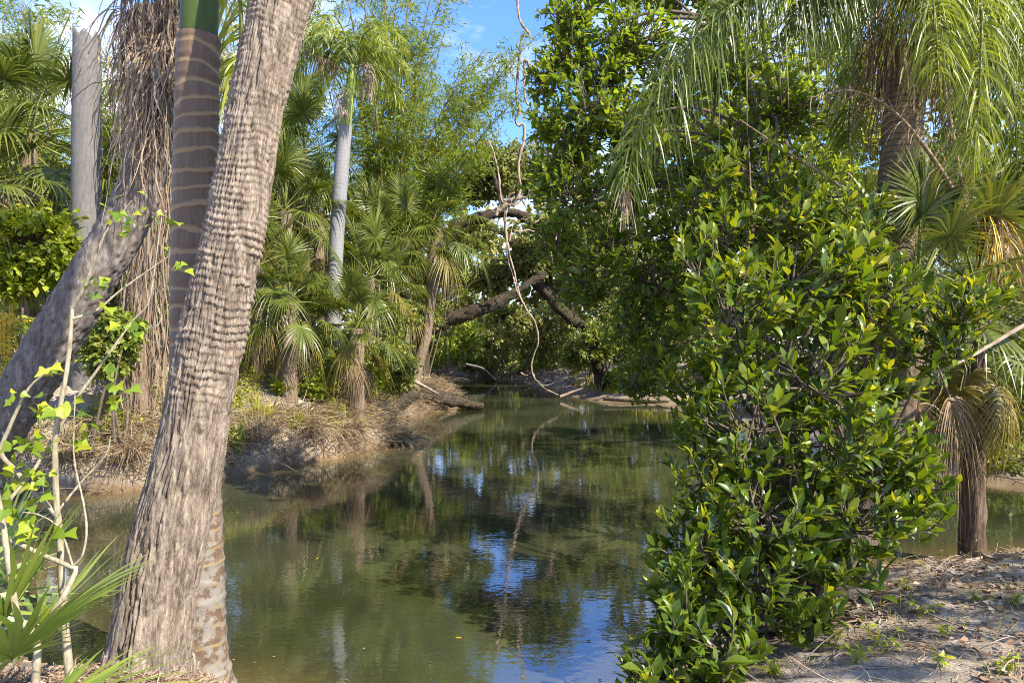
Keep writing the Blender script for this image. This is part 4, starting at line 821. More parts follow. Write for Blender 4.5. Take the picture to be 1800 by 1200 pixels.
areca('feather palm beside the bamboo behind the fibrous trunk', 300, 520, 14, 7, 1.3, 'pinn', 752)

# ------------------------------------------------------------------ grasses and roots on the banks (uncountable)
def blades(name, label, cat, x, y, h, mat, r, lean=0.5, wid=0.012, dirv=None, k=4, zoff=0.0, sh=None, droop=0.5):
    n = len(x); z = zg(x, y) + zoff; a = r.uniform(0, 6.28, n); d = np.c_[np.cos(a), np.sin(a), 0 * a] * lean * r.rand(n, 1)
    if dirv is not None: d = d + dirv
    q = np.linspace(0, 1, k); p0 = np.c_[x, y, z - 0.01]
    path = p0[:, None] + (d[:, None] * q[None, :, None] + np.array([0, 0, 1.]) * q[None, :, None]) * h[:, None, None]
    path[..., 2] -= droop * h[:, None] * np.linalg.norm(d, axis=1)[:, None] * q ** 2
    w = np.interp(q, [0, 0.4, 1], [0.8, 1, 0.1])[None] * (wid * r.uniform(0.6, 1.4, n))[:, None]
    V, F = ribbons(path, w, r.normal(0, 1, (n, 3))); sh = np.clip(r.normal(0.5, 0.25, n), 0, 1) if sh is None else sh
    o = mk(name, V, F, M[mat], None, True, rnd=np.repeat(sh, 2 * k)); o['label'] = label; o['category'] = cat; return o
r = rs(800)
def sample_bank(n, x0, x1, y0, y1, smin, smax, dens=None, thr=0.45):
    X = []; 
    while sum(len(q) for q in X) < n:
        x = r.uniform(x0, x1, n); y = r.uniform(y0, y1, n); s = shore(x, y); k = (s > smin) & (s < smax)
        if dens: k &= fbm(x * dens + 5, y * dens + 5, 9) + r.normal(0, 0.05, n) > thr
        X.append(np.c_[x[k], y[k]])
    X = np.vstack(X)[:n]; return X[:, 0], X[:, 1]
x, y = sample_bank(7000, -9, -1.5, 9.3, 24, 0.0, 0.9)
s = shore(x, y); ee = 0.02; gxn = (shore(x + ee, y) - shore(x - ee, y)) / (2 * ee); gyn = (shore(x, y + ee) - shore(x, y - ee)) / (2 * ee)
blades('dry_grass', 'dry brown grass and roots hanging over the edge of the left bank', 'grass', x, y, r.uniform(0.15, 0.55, len(x)), 'drygrass', r, 0.8, 0.012, np.c_[-gxn, -gyn, 0 * gxn] * 0.9, 5, droop=0.75)
x, y = sample_bank(3200, -9.5, -1.5, 9.6, 20, 0.5, 6.0, 0.8, 0.49)
blades('dry_grass', 'matted straw and dead grass lying on top of the left bank', 'grass', x, y, r.uniform(0.08, 0.34, len(x)), 'drygrass', r, 2.2, 0.010, droop=0.35)
x, y = sample_bank(9000, -9.5, -1.5, 9.8, 22, 0.2, 5.0, 0.9, 0.49)
blades('green_grass', 'patches of green grass and weeds on the left bank', 'grass', x, y, r.uniform(0.1, 0.32, len(x)), 'grass', r, 0.9, 0.013)
x, y = sample_bank(2600, 2.0, 10, 24.5, 31, 0.8, 4.0)
blades('green_grass', 'bright green reeds growing on the far mud bank', 'grass', x, y, r.uniform(0.15, 0.5, len(x)), 'grass', r, 0.5, 0.035)
# leafy groundcover on the left bank
x, y = sample_bank(13000, -9.5, -1.5, 9.9, 21, 0.2, 5.0, 0.9, 0.5); n = len(x)
pos = np.c_[x, y, zg(x, y) + r.uniform(0.02, 0.22, n)]
V, F, k = scatter(*DIAMW, frames(nz(r.normal(0, 1, (n, 3)) * [1, 1, .4]), nz(r.normal(0, .4, (n, 3)) + [0, 0, 1])), pos, r.uniform(0.04, 0.11, n))
o = mk('groundcover', V, F, M['bright'], None, True, rnd=np.repeat(r.rand(n), k)); o['label'] = 'small green creeping leaves scattered over the left bank'; o['category'] = 'groundcover'
# root tangle hanging under the bank edge
def tangle(label, n, x0, x1, y0, y1, smin, smax, h, L, mat='drygrass', rad=0.008, name='root_tangle'):
    x, y = sample_bank(n, x0, x1, y0, y1, smin, smax); p0 = np.c_[x, y, zg(x, y) + r.uniform(0, h, n)]
    a = r.uniform(0, 6.28, n); d = np.c_[np.cos(a), np.sin(a), r.normal(-0.1, 0.35, n)] * r.uniform(L * .4, L, (n, 1)); q = np.linspace(0, 1, 5)[None, :, None]
    path = p0[:, None] + d[:, None] * q + r.normal(0, L * .1, (n, 1, 3)) * np.sin(q * np.pi); path[..., 2] = np.maximum(path[..., 2], zg(path[..., 0], path[..., 1]) + 0.004)
    V, F, _ = tubes(path, (rad * r.uniform(0.4, 1.3, (n, 1))) * np.linspace(1, .5, 5)[None], 4)
    o = mk(name, V, F, M[mat], None, True, rnd=np.repeat(np.clip(r.normal(0.4, .3, n), 0, 1), 20)); o['label'] = label; o['category'] = 'roots' if name == 'root_tangle' else 'twigs'
tangle('tangle of brown roots and twigs along the undercut left bank', 1800, -9, -1.4, 9.3, 24, -0.05, 0.8, 0.3, 0.8)
tangle('driftwood twigs and roots littering the dark far bank', 260, -6, 4, 30, 48, 0.0, 2.0, 0.5, 1.8, 'vine', 0.025)
tangle('dry twigs scattered on the sandy right bank', 420, 0.6, 5.5, 2.6, 7.6, 0.1, 4, 0.03, 0.4, 'vine', 0.005, 'twig_litter')
tangle('dark twigs heaped on the bank across the side channel', 260, 7, 14, 9.5, 16, 0.0, 2.0, 0.35, 1.0, 'wood', 0.014)

# tufts that stand out on the left bank
def tuft(label, u, d, n, h, mat, seed, lean=0.8, wid=0.014, grp='grass tufts on the left bank', dirv=None):
    r = rs(seed); b = on_ground(u, d); root = thing('grass_tuft', label, 'grass tuft', b, grp); q = np.linspace(0, 1, 6)
    a = r.uniform(0, 6.28, n); dd = np.c_[np.cos(a), np.sin(a), 0 * a] * lean * r.rand(n, 1) + (0 if dirv is None else np.array(dirv)); hh = h * r.uniform(0.5, 1.1, n)
    p0 = b + np.c_[r.normal(0, .10, (n, 2)), np.zeros(n) - .03]; path = p0[:, None] + (dd[:, None] * q[None, :, None] + np.array([0, 0, 1.]) * q[None, :, None]) * hh[:, None, None]
    path[..., 2] -= 0.75 * hh[:, None] * np.linalg.norm(dd, axis=1)[:, None] * q ** 2.2
    w = np.interp(q, [0, .4, 1], [.8, 1, .1])[None] * (wid * r.uniform(.6, 1.3, n))[:, None]
    V, F = ribbons(path, w, r.normal(0, 1, (n, 3))); mk('blades', V, F, M[mat], root, True, rnd=np.repeat(np.clip(r.normal(.5, .25, n), 0, 1), 12))
tuft('fresh green tuft on the slope right of the leaning trunk', 520, 13.2, 220, .4, 'grass', 911)
tuft('green grass spray near the middle of the left bank slope', 590, 14.3, 260, .45, 'grass', 912)
tuft('wide dry brown tuft trailing into the water left of the bank point', 610, 14.1, 420, .55, 'drygrass', 913, 1.2, dirv=(0.5, -0.5, 0))
tuft('large yellow green grass clump halfway down the left bank slope', 645, 15.9, 420, 0.7, 'grass', 901)
tuft('straw coloured grass fountain drooping over the water at the bank point', 690, 15.6, 600, 0.75, 'drygrass', 902, 1.3, 0.012, dirv=(0.6, -0.5, 0))
tuft('round brown green grass tuft at the bank edge beside the leaning trunk', 445, 12.3, 600, 0.6, 'drygrass', 903, 1.1)
tuft('olive green tuft just above the brown tuft by the leaning trunk', 455, 12.8, 300, 0.55, 'grass', 904)
tuft('small spiky yellow tuft below the leafy thicket', 640, 17, 120, 0.5, 'grass', 905)
tuft('straw tuft on the bank under the leaning grey trunk', 130, 10.5, 500, 0.6, 'drygrass', 906, 1.1, dirv=(0.2, -0.5, 0))
tuft('drooping straw tuft below the fibrous palm', 230, 10.75, 500, 0.6, 'drygrass', 907, 1.1, dirv=(0.2, -0.5, 0))
tuft('grass tuft hanging at the bank in the middle of the left slope', 545, 13.3, 500, 0.55, 'drygrass', 908, 1.2, dirv=(0.4, -0.5, 0))

# ------------------------------------------------------------------ right bank: fig tree, queen palm, cabbage palm, glossy shrub
def split_leaves(root, tmpl, Mx, pos, sz, nsingle, mat_single, mat_rest, r, newmask=None, part='leaf', rest='foliage', shade=None):
    """the leaves that show largest become parts of their own, the rest one mesh"""
    dep = pos[:, 1]; scr = sz / dep; front = np.argsort(-(scr + 0.25 * (dep.max() - dep) / (np.ptp(dep) + 1e-6) * scr.mean()))
    infr = np.abs(pos[:, 0] / dep) < 0.75; infr &= np.abs((pos[:, 2] - CAMZ) / dep) < 0.5
    order = [i for i in front if infr[i]][:nsingle]; sel = np.zeros(len(pos), bool); sel[order] = True
    me = mesh('leaf', tmpl[0], tmpl[1], M[mat_single], smooth=True); men = mesh('leaf', tmpl[0], tmpl[1], M['new'], smooth=True)
    rp = rootpos(root)
    for i in order:
        o = obj(part, men if newmask is not None and newmask[i] else me, root)
        m4 = np.eye(4); m4[:3, :3] = Mx[i] * sz[i]; m4[:3, 3] = pos[i] - rp; o.matrix_basis = Matrix(m4.tolist())
    k = ~sel; V, F, kk = scatter(*tmpl, Mx[k], pos[k], sz[k]); sh = (r.beta(2, 2.5, k.sum()) if shade is None else shade[k])
    if newmask is not None: sh = np.where(newmask[k], 1.0, np.minimum(sh, 0.8))
    mk(rest, V, F, M[mat_rest], root, True, rnd=np.repeat(sh, kk), smooth=True)

def leafy(root, blobs, ntw, per, tmpl, size, seed, nsingle, m1, m2, wood, newfrac=0.0, upb=0.5, droopy=0.0, outer=0.45, trad=0.009, twl=0.75):
    """shoots ending in whorls of large leaves"""
    r = rs(seed); S = []; E = []
    for c, rad, wgt in blobs:
        m = int(ntw * wgt); v = nz(r.normal(0, 1, (m, 3))); e = np.asarray(c) + v * np.asarray(rad) * (r.uniform(outer, 1.0, (m, 1)) ** 0.6)
        S.append(np.asarray(c) + (e - c) * (1 - twl) + r.normal(0, 0.05, (m, 3)) - [0, 0, 0.12]); E.append(e)
    S = np.vstack(S); E = np.vstack(E); n = len(S); mid = (S + E) / 2 + r.normal(0, 0.04, (n, 3)) + [0, 0, -0.05]
    q = np.linspace(0, 1, 5)[None, :, None]; paths = (1 - q) ** 2 * S[:, None] + 2 * q * (1 - q) * mid[:, None] + q ** 2 * E[:, None]
    V, F, _ = tubes(paths, trad * np.linspace(1, .4, 5)[None], 4); mk('twigs', V, F, M[wood], root, True)
    td = nz(E - mid); ti = np.repeat(np.arange(n), per); j = np.tile(np.arange(per), n); m = n * per
    back = r.uniform(0, 1, m) ** 1.6; pos = E[ti] - td[ti] * (back * 0.27)[:, None]
    s1 = nz(np.cross(td, [0.3, 0.2, 1.0]))[ti]; s2 = np.cross(td[ti], s1); a = j * 2.399 + r.uniform(0, 6.28, n)[ti]
    rad_d = s1 * np.cos(a)[:, None] + s2 * np.sin(a)[:, None]; open_ = r.uniform(0.45, 1.15, m) * (0.55 + 0.75 * back)
    d = nz(td[ti] * np.cos(open_)[:, None] + rad_d * np.sin(open_)[:, None] + [0, 0, 0.12 - droopy] * np.ones((m, 1)) + r.normal(0, 0.12, (m, 3)))
    up = nz(np.array([0, 0, upb]) + td[ti] * 0.6 - rad_d * 0.2 + r.normal(0, 0.25, (m, 3)) + 0.2 * SUN)
    sz = size * r.uniform(0.5, 1.25, m) * (0.6 + 0.45 * np.clip(back * 2.5, 0, 1))
    wv = np.stack([np.ones(m), r.uniform(.72, 1.2, m), r.uniform(-.4, 2.6, m)], -1)
    young = (back < 0.12) & (r.rand(n)[ti] < newfrac)
    split_leaves(root, tmpl, frames(d, up) * wv[:, None, :], pos, sz, nsingle, m1, m2, r, young)
    return S

def glossy_shrub():
    base = np.array([2.15, 5.35, zg1(2.15, 5.35)]); root = thing('glossy_shrub', 'large dense shrub with big glossy green leaves on the right bank', 'shrub', base)
    bl = [(1390, 500, 5.0, .62, .55, .42, 1.0), (1490, 470, 5.1, .42, .45, .36, .7), (1290, 560, 4.9, .42, .45, .5, .8), (1420, 640, 4.8, .62, .5, .5, 1.0), (1310, 740, 4.7, .5, .5, .5, .9), (1540, 640, 5.2, .35, .4, .35, .5),
          (1470, 770, 4.75, .55, .5, .42, 1.0), (1590, 800, 4.9, .36, .4, .3, .7), (1330, 880, 4.6, .5, .5, .42, .9), (1500, 890, 4.7, .5, .45, .3, .9), (1600, 880, 4.9, .25, .3, .2, .4), (1240, 830, 4.8, .3, .4, .45, .5),
          (1230, 960, 4.5, .36, .4, .35, .7), (1330, 1010, 4.4, .45, .4, .28, .7), (1190, 1080, 4.2, .28, .35, .3, .35), (1270, 1130, 4.0, .3, .3, .22, .4), (1150, 1160, 4.0, .18, .3, .18, .2), (1470, 980, 4.6, .3, .3, .2, .4), (1240, 470, 5.3, .35, .4, .4, .5), (1215, 660, 5.1, .2, .35, .4, .4), (1540, 520, 5.0, .36, .4, .36, .7), (1160, 1180, 4.1, .26, .3, .2, .4), (1210, 1010, 4.35, .26, .3, .3, .35), (1400, 1060, 4.3, .3, .3, .15, .3), (1570, 500, 5.3, .25, .3, .3, .4), (1280, 410, 6.0, .42, .4, .4, .7), (1385, 370, 6.0, .5, .4, .4, .8), (1480, 375, 5.9, .4, .4, .35, .6), (1330, 290, 6.3, .45, .4, .4, .6), (1225, 330, 6.3, .35, .4, .4, .5)]
    blobs = [(P(u, v, d), np.array([a, b_, c]), w) for u, v, d, a, b_, c, w in bl]
    r = rs(11)
    for c, rad, w in blobs:
        for _ in range(2):
            e = c + r.normal(0, .25, 3) * rad; s = base + [r.normal(0, .16), r.normal(0, .12), -.08]
            V, F, uv = tube1([s, s + (e - s) * .35 + [r.normal(0, .1), r.normal(0, .1), .1 + .15 * max(0, e[2] - s[2])], s + (e - s) * .7 + r.normal(0, .06, 3), e], [0.035, 0.022, 0.015, 0.007], 14, 6); mk('stem', V, F, M['wood'], root, uv=uv, smooth=True)
    leafy(root, blobs, 50, 10, LEAF, 0.15, 12, 300, 'bigobj', 'big', 'wood', 0.28)
glossy_shrub()
def right_branch():
    p = [P(1990, 490, 5.6), P(1880, 535, 5.4), P(1800, 572, 5.2), P(1740, 607, 5.1), P(1690, 635, 5.0), P(1640, 655, 4.95)]
    base = np.array([5.3, 5.5, zg1(5.3, 5.5)]); root = thing('glossy_shrub', 'leafy spray of glossy leaves on a tan branch entering from the right edge', 'shrub', base)
    V, F, uv = tube1([base - [0, 0, .1], base + [0, 0.05, 1.2]] + p, [0.05, 0.045, 0.04, 0.03, 0.026, 0.022, 0.015, 0.008], 60, 8); mk('branch', V, F, M['vine'], root, uv=uv, smooth=True)
    q = [(1640, 655, 4.95), (1690, 635, 5.0)]
    for a in [(1700, 560), (1640, 590), (1720, 500), (1690, 540), (1745, 520), (1660, 620)]:
        V, F, uv = tube1([P(1700, 630, 5.0), P((a[0] + 1690) / 2, (a[1] + 620) / 2 - 10, 5.0), P(a[0], a[1], 5.0)], [0.012, 0.005], 10, 5); mk('stem', V, F, M['wood'], root, uv=uv, smooth=True)
    blobs = [(P(1690, 540, 5.0), np.array([.34, .3, .22]), 1.0), (P(1650, 600, 5.0), np.array([.25, .25, .18]), .7), (P(1735, 500, 5.1), np.array([.2, .2, .12]), .5)]
    leafy(root, blobs, 30, 9, LEAF, 0.13, 14, 120, 'bigobj', 'big', 'wood', 0.9)
right_branch()

def fig_tree():
    base = on_ground(1500, 6.75); root = thing('fig_tree', 'tree of dark oval leaves hanging over the water right of the vine', 'tree', base)
    fork = P(1420, 420, 7.6); tr = [base - [0, 0, .15], P(1495, 700, 7.0), P(1460, 540, 7.3), fork, P(1350, 250, 7.8), P(1290, 100, 8.0), P(1250, -80, 8.0)]
    V, F, uv = rough_trunk(tr, [.12, .08, .06, .045, .035, .03, .02], 70, 16, .02, 21); mk('trunk', V, F, M['wood'], root, uv=uv, smooth=True)
    ends = [(1120, 60, 7.6), (1040, 180, 7.4), (1010, 330, 7.4), (1060, 430, 7.3), (1120, 300, 7.5), (1150, 480, 7.3), (1000, 90, 7.8), (1180, 160, 8.0), (1110, 560, 7.3), (1160, 610, 7.2), (960, 210, 7.6), (1200, -40, 8.2), (1250, 430, 7.6), (1210, 310, 8.0), (1080, -40, 8.0), (980, 420, 7.8), (1330, 380, 7.0), (1300, 250, 7.3), (1420, 330, 7.0), (1380, 470, 6.8), (1380, 180, 7.4), (1470, 420, 6.8), (1280, 100, 7.6), (1230, 520, 7.1), (1190, 400, 7.3), (1030, 500, 7.6), (1130, 660, 7.4), (955, 130, 7.7), (1000, 20, 7.8), (1070, 110, 7.5), (1010, 250, 7.5), (965, 310, 7.6), (1100, 210, 7.4)]
    rad = [(.62, .5, .5), (.5, .45, .55), (.55, .5, .5), (.5, .4, .45), (.6, .5, .6), (.55, .4, .5), (.42, .4, .4), (.6, .5, .5), (.35, .4, .4), (.3, .35, .3), (.28, .35, .3), (.7, .5, .5), (.55, .5, .55), (.6, .5, .5), (.6, .5, .5), (.3, .4, .3), (.5, .4, .45), (.5, .4, .5), (.45, .4, .45), (.5, .4, .4), (.5, .4, .45), (.4, .4, .4), (.5, .4, .45), (.5, .4, .45), (.5, .4, .45), (.4, .4, .35), (.3, .3, .25), (.25, .3, .3), (.4, .4, .35), (.5, .4, .45), (.45, .4, .4), (.25, .3, .3), (.45, .4, .45)]
    r = rs(22); blobs = []
    for (u, v, d), q in zip(ends, rad):
        c = P(u, v, d); blobs.append((c, np.array(q), 1.0 * q[0] / .5))
        t = r.uniform(.45, .95); s = spline(tr, 30)[int(t * 29)]
        V, F, uv = tube1([s, (s + c) / 2 + [0, 0, .25] + r.normal(0, .1, 3), c], [.03, .018, .008], 16, 6); mk('limb', V, F, M['wood'], root, uv=uv, smooth=True)
    leafy(root, blobs, 80, 8, LEAF_MID, 0.128, 23, 300, 'figobj', 'fig', 'wood', 0.0, 0.3, 0.35, 0.2)
fig_tree()
def back_tree():
    """lighter small-leaved tree behind the queen palm frond"""
    base = on_ground(1400, 11.5); base = np.array([8.9, 17.0, zg1(8.9, 17.0)])
    root = thing('broadleaf_tree', 'light yellow-green leafy tree behind the drooping palm frond at upper right', 'tree', base)
    fork = P(1420, 380, 11.5); tr = [base - [0, 0, .2], P(1520, 560, 15), P(1440, 420, 12.5), P(1380, 250, 11.5), P(1340, 60, 11.5)]
    V, F, uv = rough_trunk(tr, [.2, .13, .09, .06, .03], 60, 14, .02, 31); mk('trunk', V, F, M['wood'], root, uv=uv, smooth=True)
    r = rs(32); blobs = []
    for u, v, d, a in [(1250, 400, 11, .9), (1330, 330, 11, .9), (1420, 300, 11.3, 1.0), (1480, 380, 11.3, .9), (1380, 430, 10.8, .9), (1290, 480, 10.8, .9), (1460, 210, 11.6, .9), (1360, 180, 11.5, 1.0), (1280, 220, 11.3, .9), (1230, 90, 11.6, 1.0), (1340, 60, 11.6, 1.0), (1450, 80, 11.8, 1.0), (1560, 120, 12, 1.0), (1180, 240, 11.5, .7), (1300, -60, 12, 1.1), (1480, -50, 12, 1.1), (1180, 560, 11, .6), (1420, 520, 11, .7)]:
        c = P(u, v, d); blobs.append((c, np.array([a, a * .9, a * .75]), 1.0)); s = spline(tr, 30)[int(r.uniform(.5, .95) * 29)]
        V, F, uv = tube1([s, (s + c) / 2 + [0, 0, .2] + r.normal(0, .15, 3), c], [.025, .016, .008], 14, 6); mk('limb', V, F, M['wood'], root, uv=uv, smooth=True)
    leafy(root, blobs, 66, 8, LEAF_MID, 0.17, 33, 60, 'figobj', 'bright', 'wood', 0.0, 0.5, 0.1, 0.15)
back_tree()

def queen_palm():
    D = 6.9; bx, by = 3.15, 6.75; bz = zg1(bx, by)
    root = thing('queen_palm', 'queen palm with ringed brown trunk and long drooping feathery fronds at upper right', 'palm tree', (bx, by, bz))
    tr = [np.array([bx, by, bz - .2]), P(1545, 700, D), P(1572, 440, D), P(1580, 300, D), P(1588, 200, D), P(1600, 90, D)]
    V, F, uv = tube1(tr, [.24, .2, .19, .185, .17, .2], 120, 30); V = V + nz(V - np.repeat(spline(tr, 120), 30, 0)) * (0.012 * ((uv[:, 1] / 0.07) % 1) + .015 * (vnoise(uv[:, 0] * 16, uv[:, 1] * 12, 41, 16) - .5))[:, None]
    mk('trunk', V, F, M['queen_trunk'], root, uv=uv, smooth=True); r = rs(42); hub = P(1605, 30, D)
    # green fronds
    FR = [([P(1600, 20, 6.7), P(1480, -90, 6.2), P(1330, -20, 5.8), P(1200, 90, 5.6), P(1125, 220, 5.55), P(1100, 330, 5.6)], 'pinn', 110, .62),
          ([P(1600, 10, 6.7), P(1520, -130, 6.3), P(1400, -110, 6.0), P(1290, -10, 5.9), P(1230, 70, 5.9)], 'pinn', 90, .62),
          ([P(1600, 20, 6.8), P(1540, -60, 6.4), P(1450, -30, 6.2), P(1400, 60, 6.1)], 'pinn', 80, .6),
          ([P(1620, 20, 6.7), P(1680, -110, 6.2), P(1722, -20, 5.7), P(1722, 150, 5.5), P(1712, 270, 5.5)], 'pinn_l', 90, .5),
          ([P(1620, 20, 6.8), P(1700, -80, 6.6), P(1790, 0, 6.3), P(1840, 120, 6.2)], 'pinn_l', 80, .6),
          ([P(1610, 20, 7), P(1640, -120, 7.4), P(1700, -60, 8), P(1740, 60, 8.3)], 'pinn_l', 80, .6),
          ([P(1610, 20, 7), P(1580, -100, 7.5), P(1520, -40, 8.1), P(1480, 80, 8.4)], 'pinn', 80, .6),
          ([P(1610, 20, 6.8), P(1620, -80, 6.1), P(1640, 0, 5.6), P(1650, 130, 5.4)], 'pinn_l', 80, .55),
          ([P(1610, 10, 6.9), P(1660, -220, 6.9), P(1760, -200, 6.9), P(1830, -80, 6.9)], 'pinn', 80, .6),
          ([P(1610, 10, 6.9), P(1560, -250, 6.9), P(1460, -260, 6.9), P(1360, -160, 6.9)], 'pinn', 80, .6),
          ([P(1610, 10, 6.9), P(1600, -220, 6.2), P(1570, -220, 5.4), P(1530, -110, 4.9)], 'pinn', 80, .6),
          ([P(1620, 20, 6.8), P(1720, -40, 6.9), P(1775, 120, 6.9), P(1790, 320, 6.9)], 'pinn', 80, .55),
          ([P(1615, 20, 7.0), P(1660, -30, 7.3), P(1690, 120, 7.5), P(1690, 300, 7.5)], 'pinn', 80, .5),
          ([P(1600, 20, 7.0), P(1540, -20, 7.3), P(1500, 120, 7.4), P(1490, 260, 7.4)], 'pinn_l', 70, .5),
          ([P(1610, 10, 6.9), P(1780, -60, 7.2), P(1880, 60, 7.3), P(1900, 220, 7.3)], 'pinn_l', 70, .6)]
    for i, (pl, mt, n, L) in enumerate(FR):
        pinnate(pl, int(n * 2.1), L, 0.0165, 1.0, r, lift=.3, plum=1.1, rr=(.022, .006), t0=.16, forward=.35, k=6).mk('frond', M[mt], root)
    # dead hanging fronds and flower stalks by the trunk top
    m = 340; a = r.uniform(0, 6.28, m); st = hub + np.c_[.2 * np.cos(a), .2 * np.sin(a), r.uniform(-.15, .35, m)]; q = np.linspace(0, 1, 8); ln = r.uniform(.4, 1.35, m)
    path = st[:, None] + np.c_[np.cos(a), np.sin(a), 0 * a][:, None] * (r.uniform(0, .45, (m, 1)) * np.sqrt(q))[..., None]; path[..., 2] -= ln[:, None] * q
    path[..., 0] += .02 * np.sin(q * 9 + r.uniform(0, 6, (m, 1)))
    V, F = ribbons(path, np.broadcast_to(r.uniform(.006, .016, (m, 1)), (m, 8)), r.normal(0, 1, (m, 3))); mk('hanging_fibres', V, F, M['dead'], root, True, rnd=np.repeat(np.clip(r.normal(.35, .3, m), 0, 1), 16))
    pinnate([P(1695, 375, 6.3), P(1648, 290, 6.2), P(1575, 200, 6.1), P(1500, 160, 6.0), P(1425, 172, 6.0)], 60, .36, .009, .8, r, t0=.1, rr=(.028, .006), plum=.8).mk('dead_frond', M['dead_grey'], root)
    pinnate([P(1550, 400, 6.2), P(1480, 330, 6.2), P(1380, 265, 6.2), P(1300, 210, 6.2)], 24, .22, .008, 1.1, r, t0=.1, rr=(.018, .006), plum=.6, prof=([0, .5, 1], [1, .7, .1])).mk('dead_frond', M['dead'], root)
    pinnate([P(1640, 60, 6.6), P(1665, 180, 6.4), P(1690, 320, 6.3), P(1700, 380, 6.3)], 30, .3, .008, 1.2, r, t0=.2, rr=(.022, .012)).mk('dead_frond', M['dead'], root)
    e = P(1100, 335, 5.6); m = 40; st = e + r.normal(0, .03, (m, 3)); ln = r.uniform(.12, .34, m)
    path = st[:, None] + r.normal(0, .12, (m, 1, 3)) * q[None, :, None] * .4; path[..., 2] -= ln[:, None] * q
    V, F = ribbons(path, np.full((m, 8), .006), r.normal(0, 1, (m, 3))); mk('dry_tip', V, F, M['dead_grey'], root, True, rnd=np.repeat(r.rand(m), 16))
queen_palm()

def right_sabal():
    D = 7.0; b = P(1708, 930, D); b[2] = zg1(b[0], D) - .05; r = rs(51)
    root = sabal('cabbage palm with red-brown trunk and yellow hanging fronds standing in the right side channel', [b, P(1712, 800, D), P(1712, 680, D), P(1712, 520, D)], [.14, .105, .1, .11], 10, 0, 0, .9, 52, group='cabbage palms on the right bank', mat='red_trunk')
    root.name = 'cabbage_palm'
    for i in range(5):
        put(root, FANS['sabal']['yell'][i % 2][1], P(1710, 600, D), -2.6 + .75 * i, 0, .5, .7)
    for i in range(8):
        e, me = FANS['sabal']['dead' if i % 3 else 'yell'][i % 2]
        put(root, me, P(1708, 560 + 6 * i, D), -2.3 + 0.42 * i, 0, 0.55 + r.uniform(0, .3), .72)
    for k in range(3):    # old brown feathery strips tumbling from above
        pinnate([P(1712 + 8 * k, 430, D - .2), P(1720 + 15 * k, 365, D - .4), P(1745 + 12 * k, 400, D - .5), P(1760 + 10 * k, 480, D - .6)], 34, .45, .012, 1.3, r, t0=.05, rr=(.02, .006)).mk('dead_frond', M['gold'] if k == 0 else M['dead'], root)
right_sabal()
sab('dark fan palm behind the glossy shrub beside the ringed trunk', 1612, 540, 6.3, 150, 13, 0, 3, .85, 53, group='cabbage palms on the right bank')
sab('shaded fan palm at the right edge across the side channel', 1830, 480, 12.5, 0, 16, 2, 3, 1.2, 54, group='cabbage palms on the right bank', key='sabal2')
sab('fan palm deep in shade behind the fig tree', 1480, 430, 13.5, 0, 14, 2, 2, 1.2, 55, group='cabbage palms on the right bank')

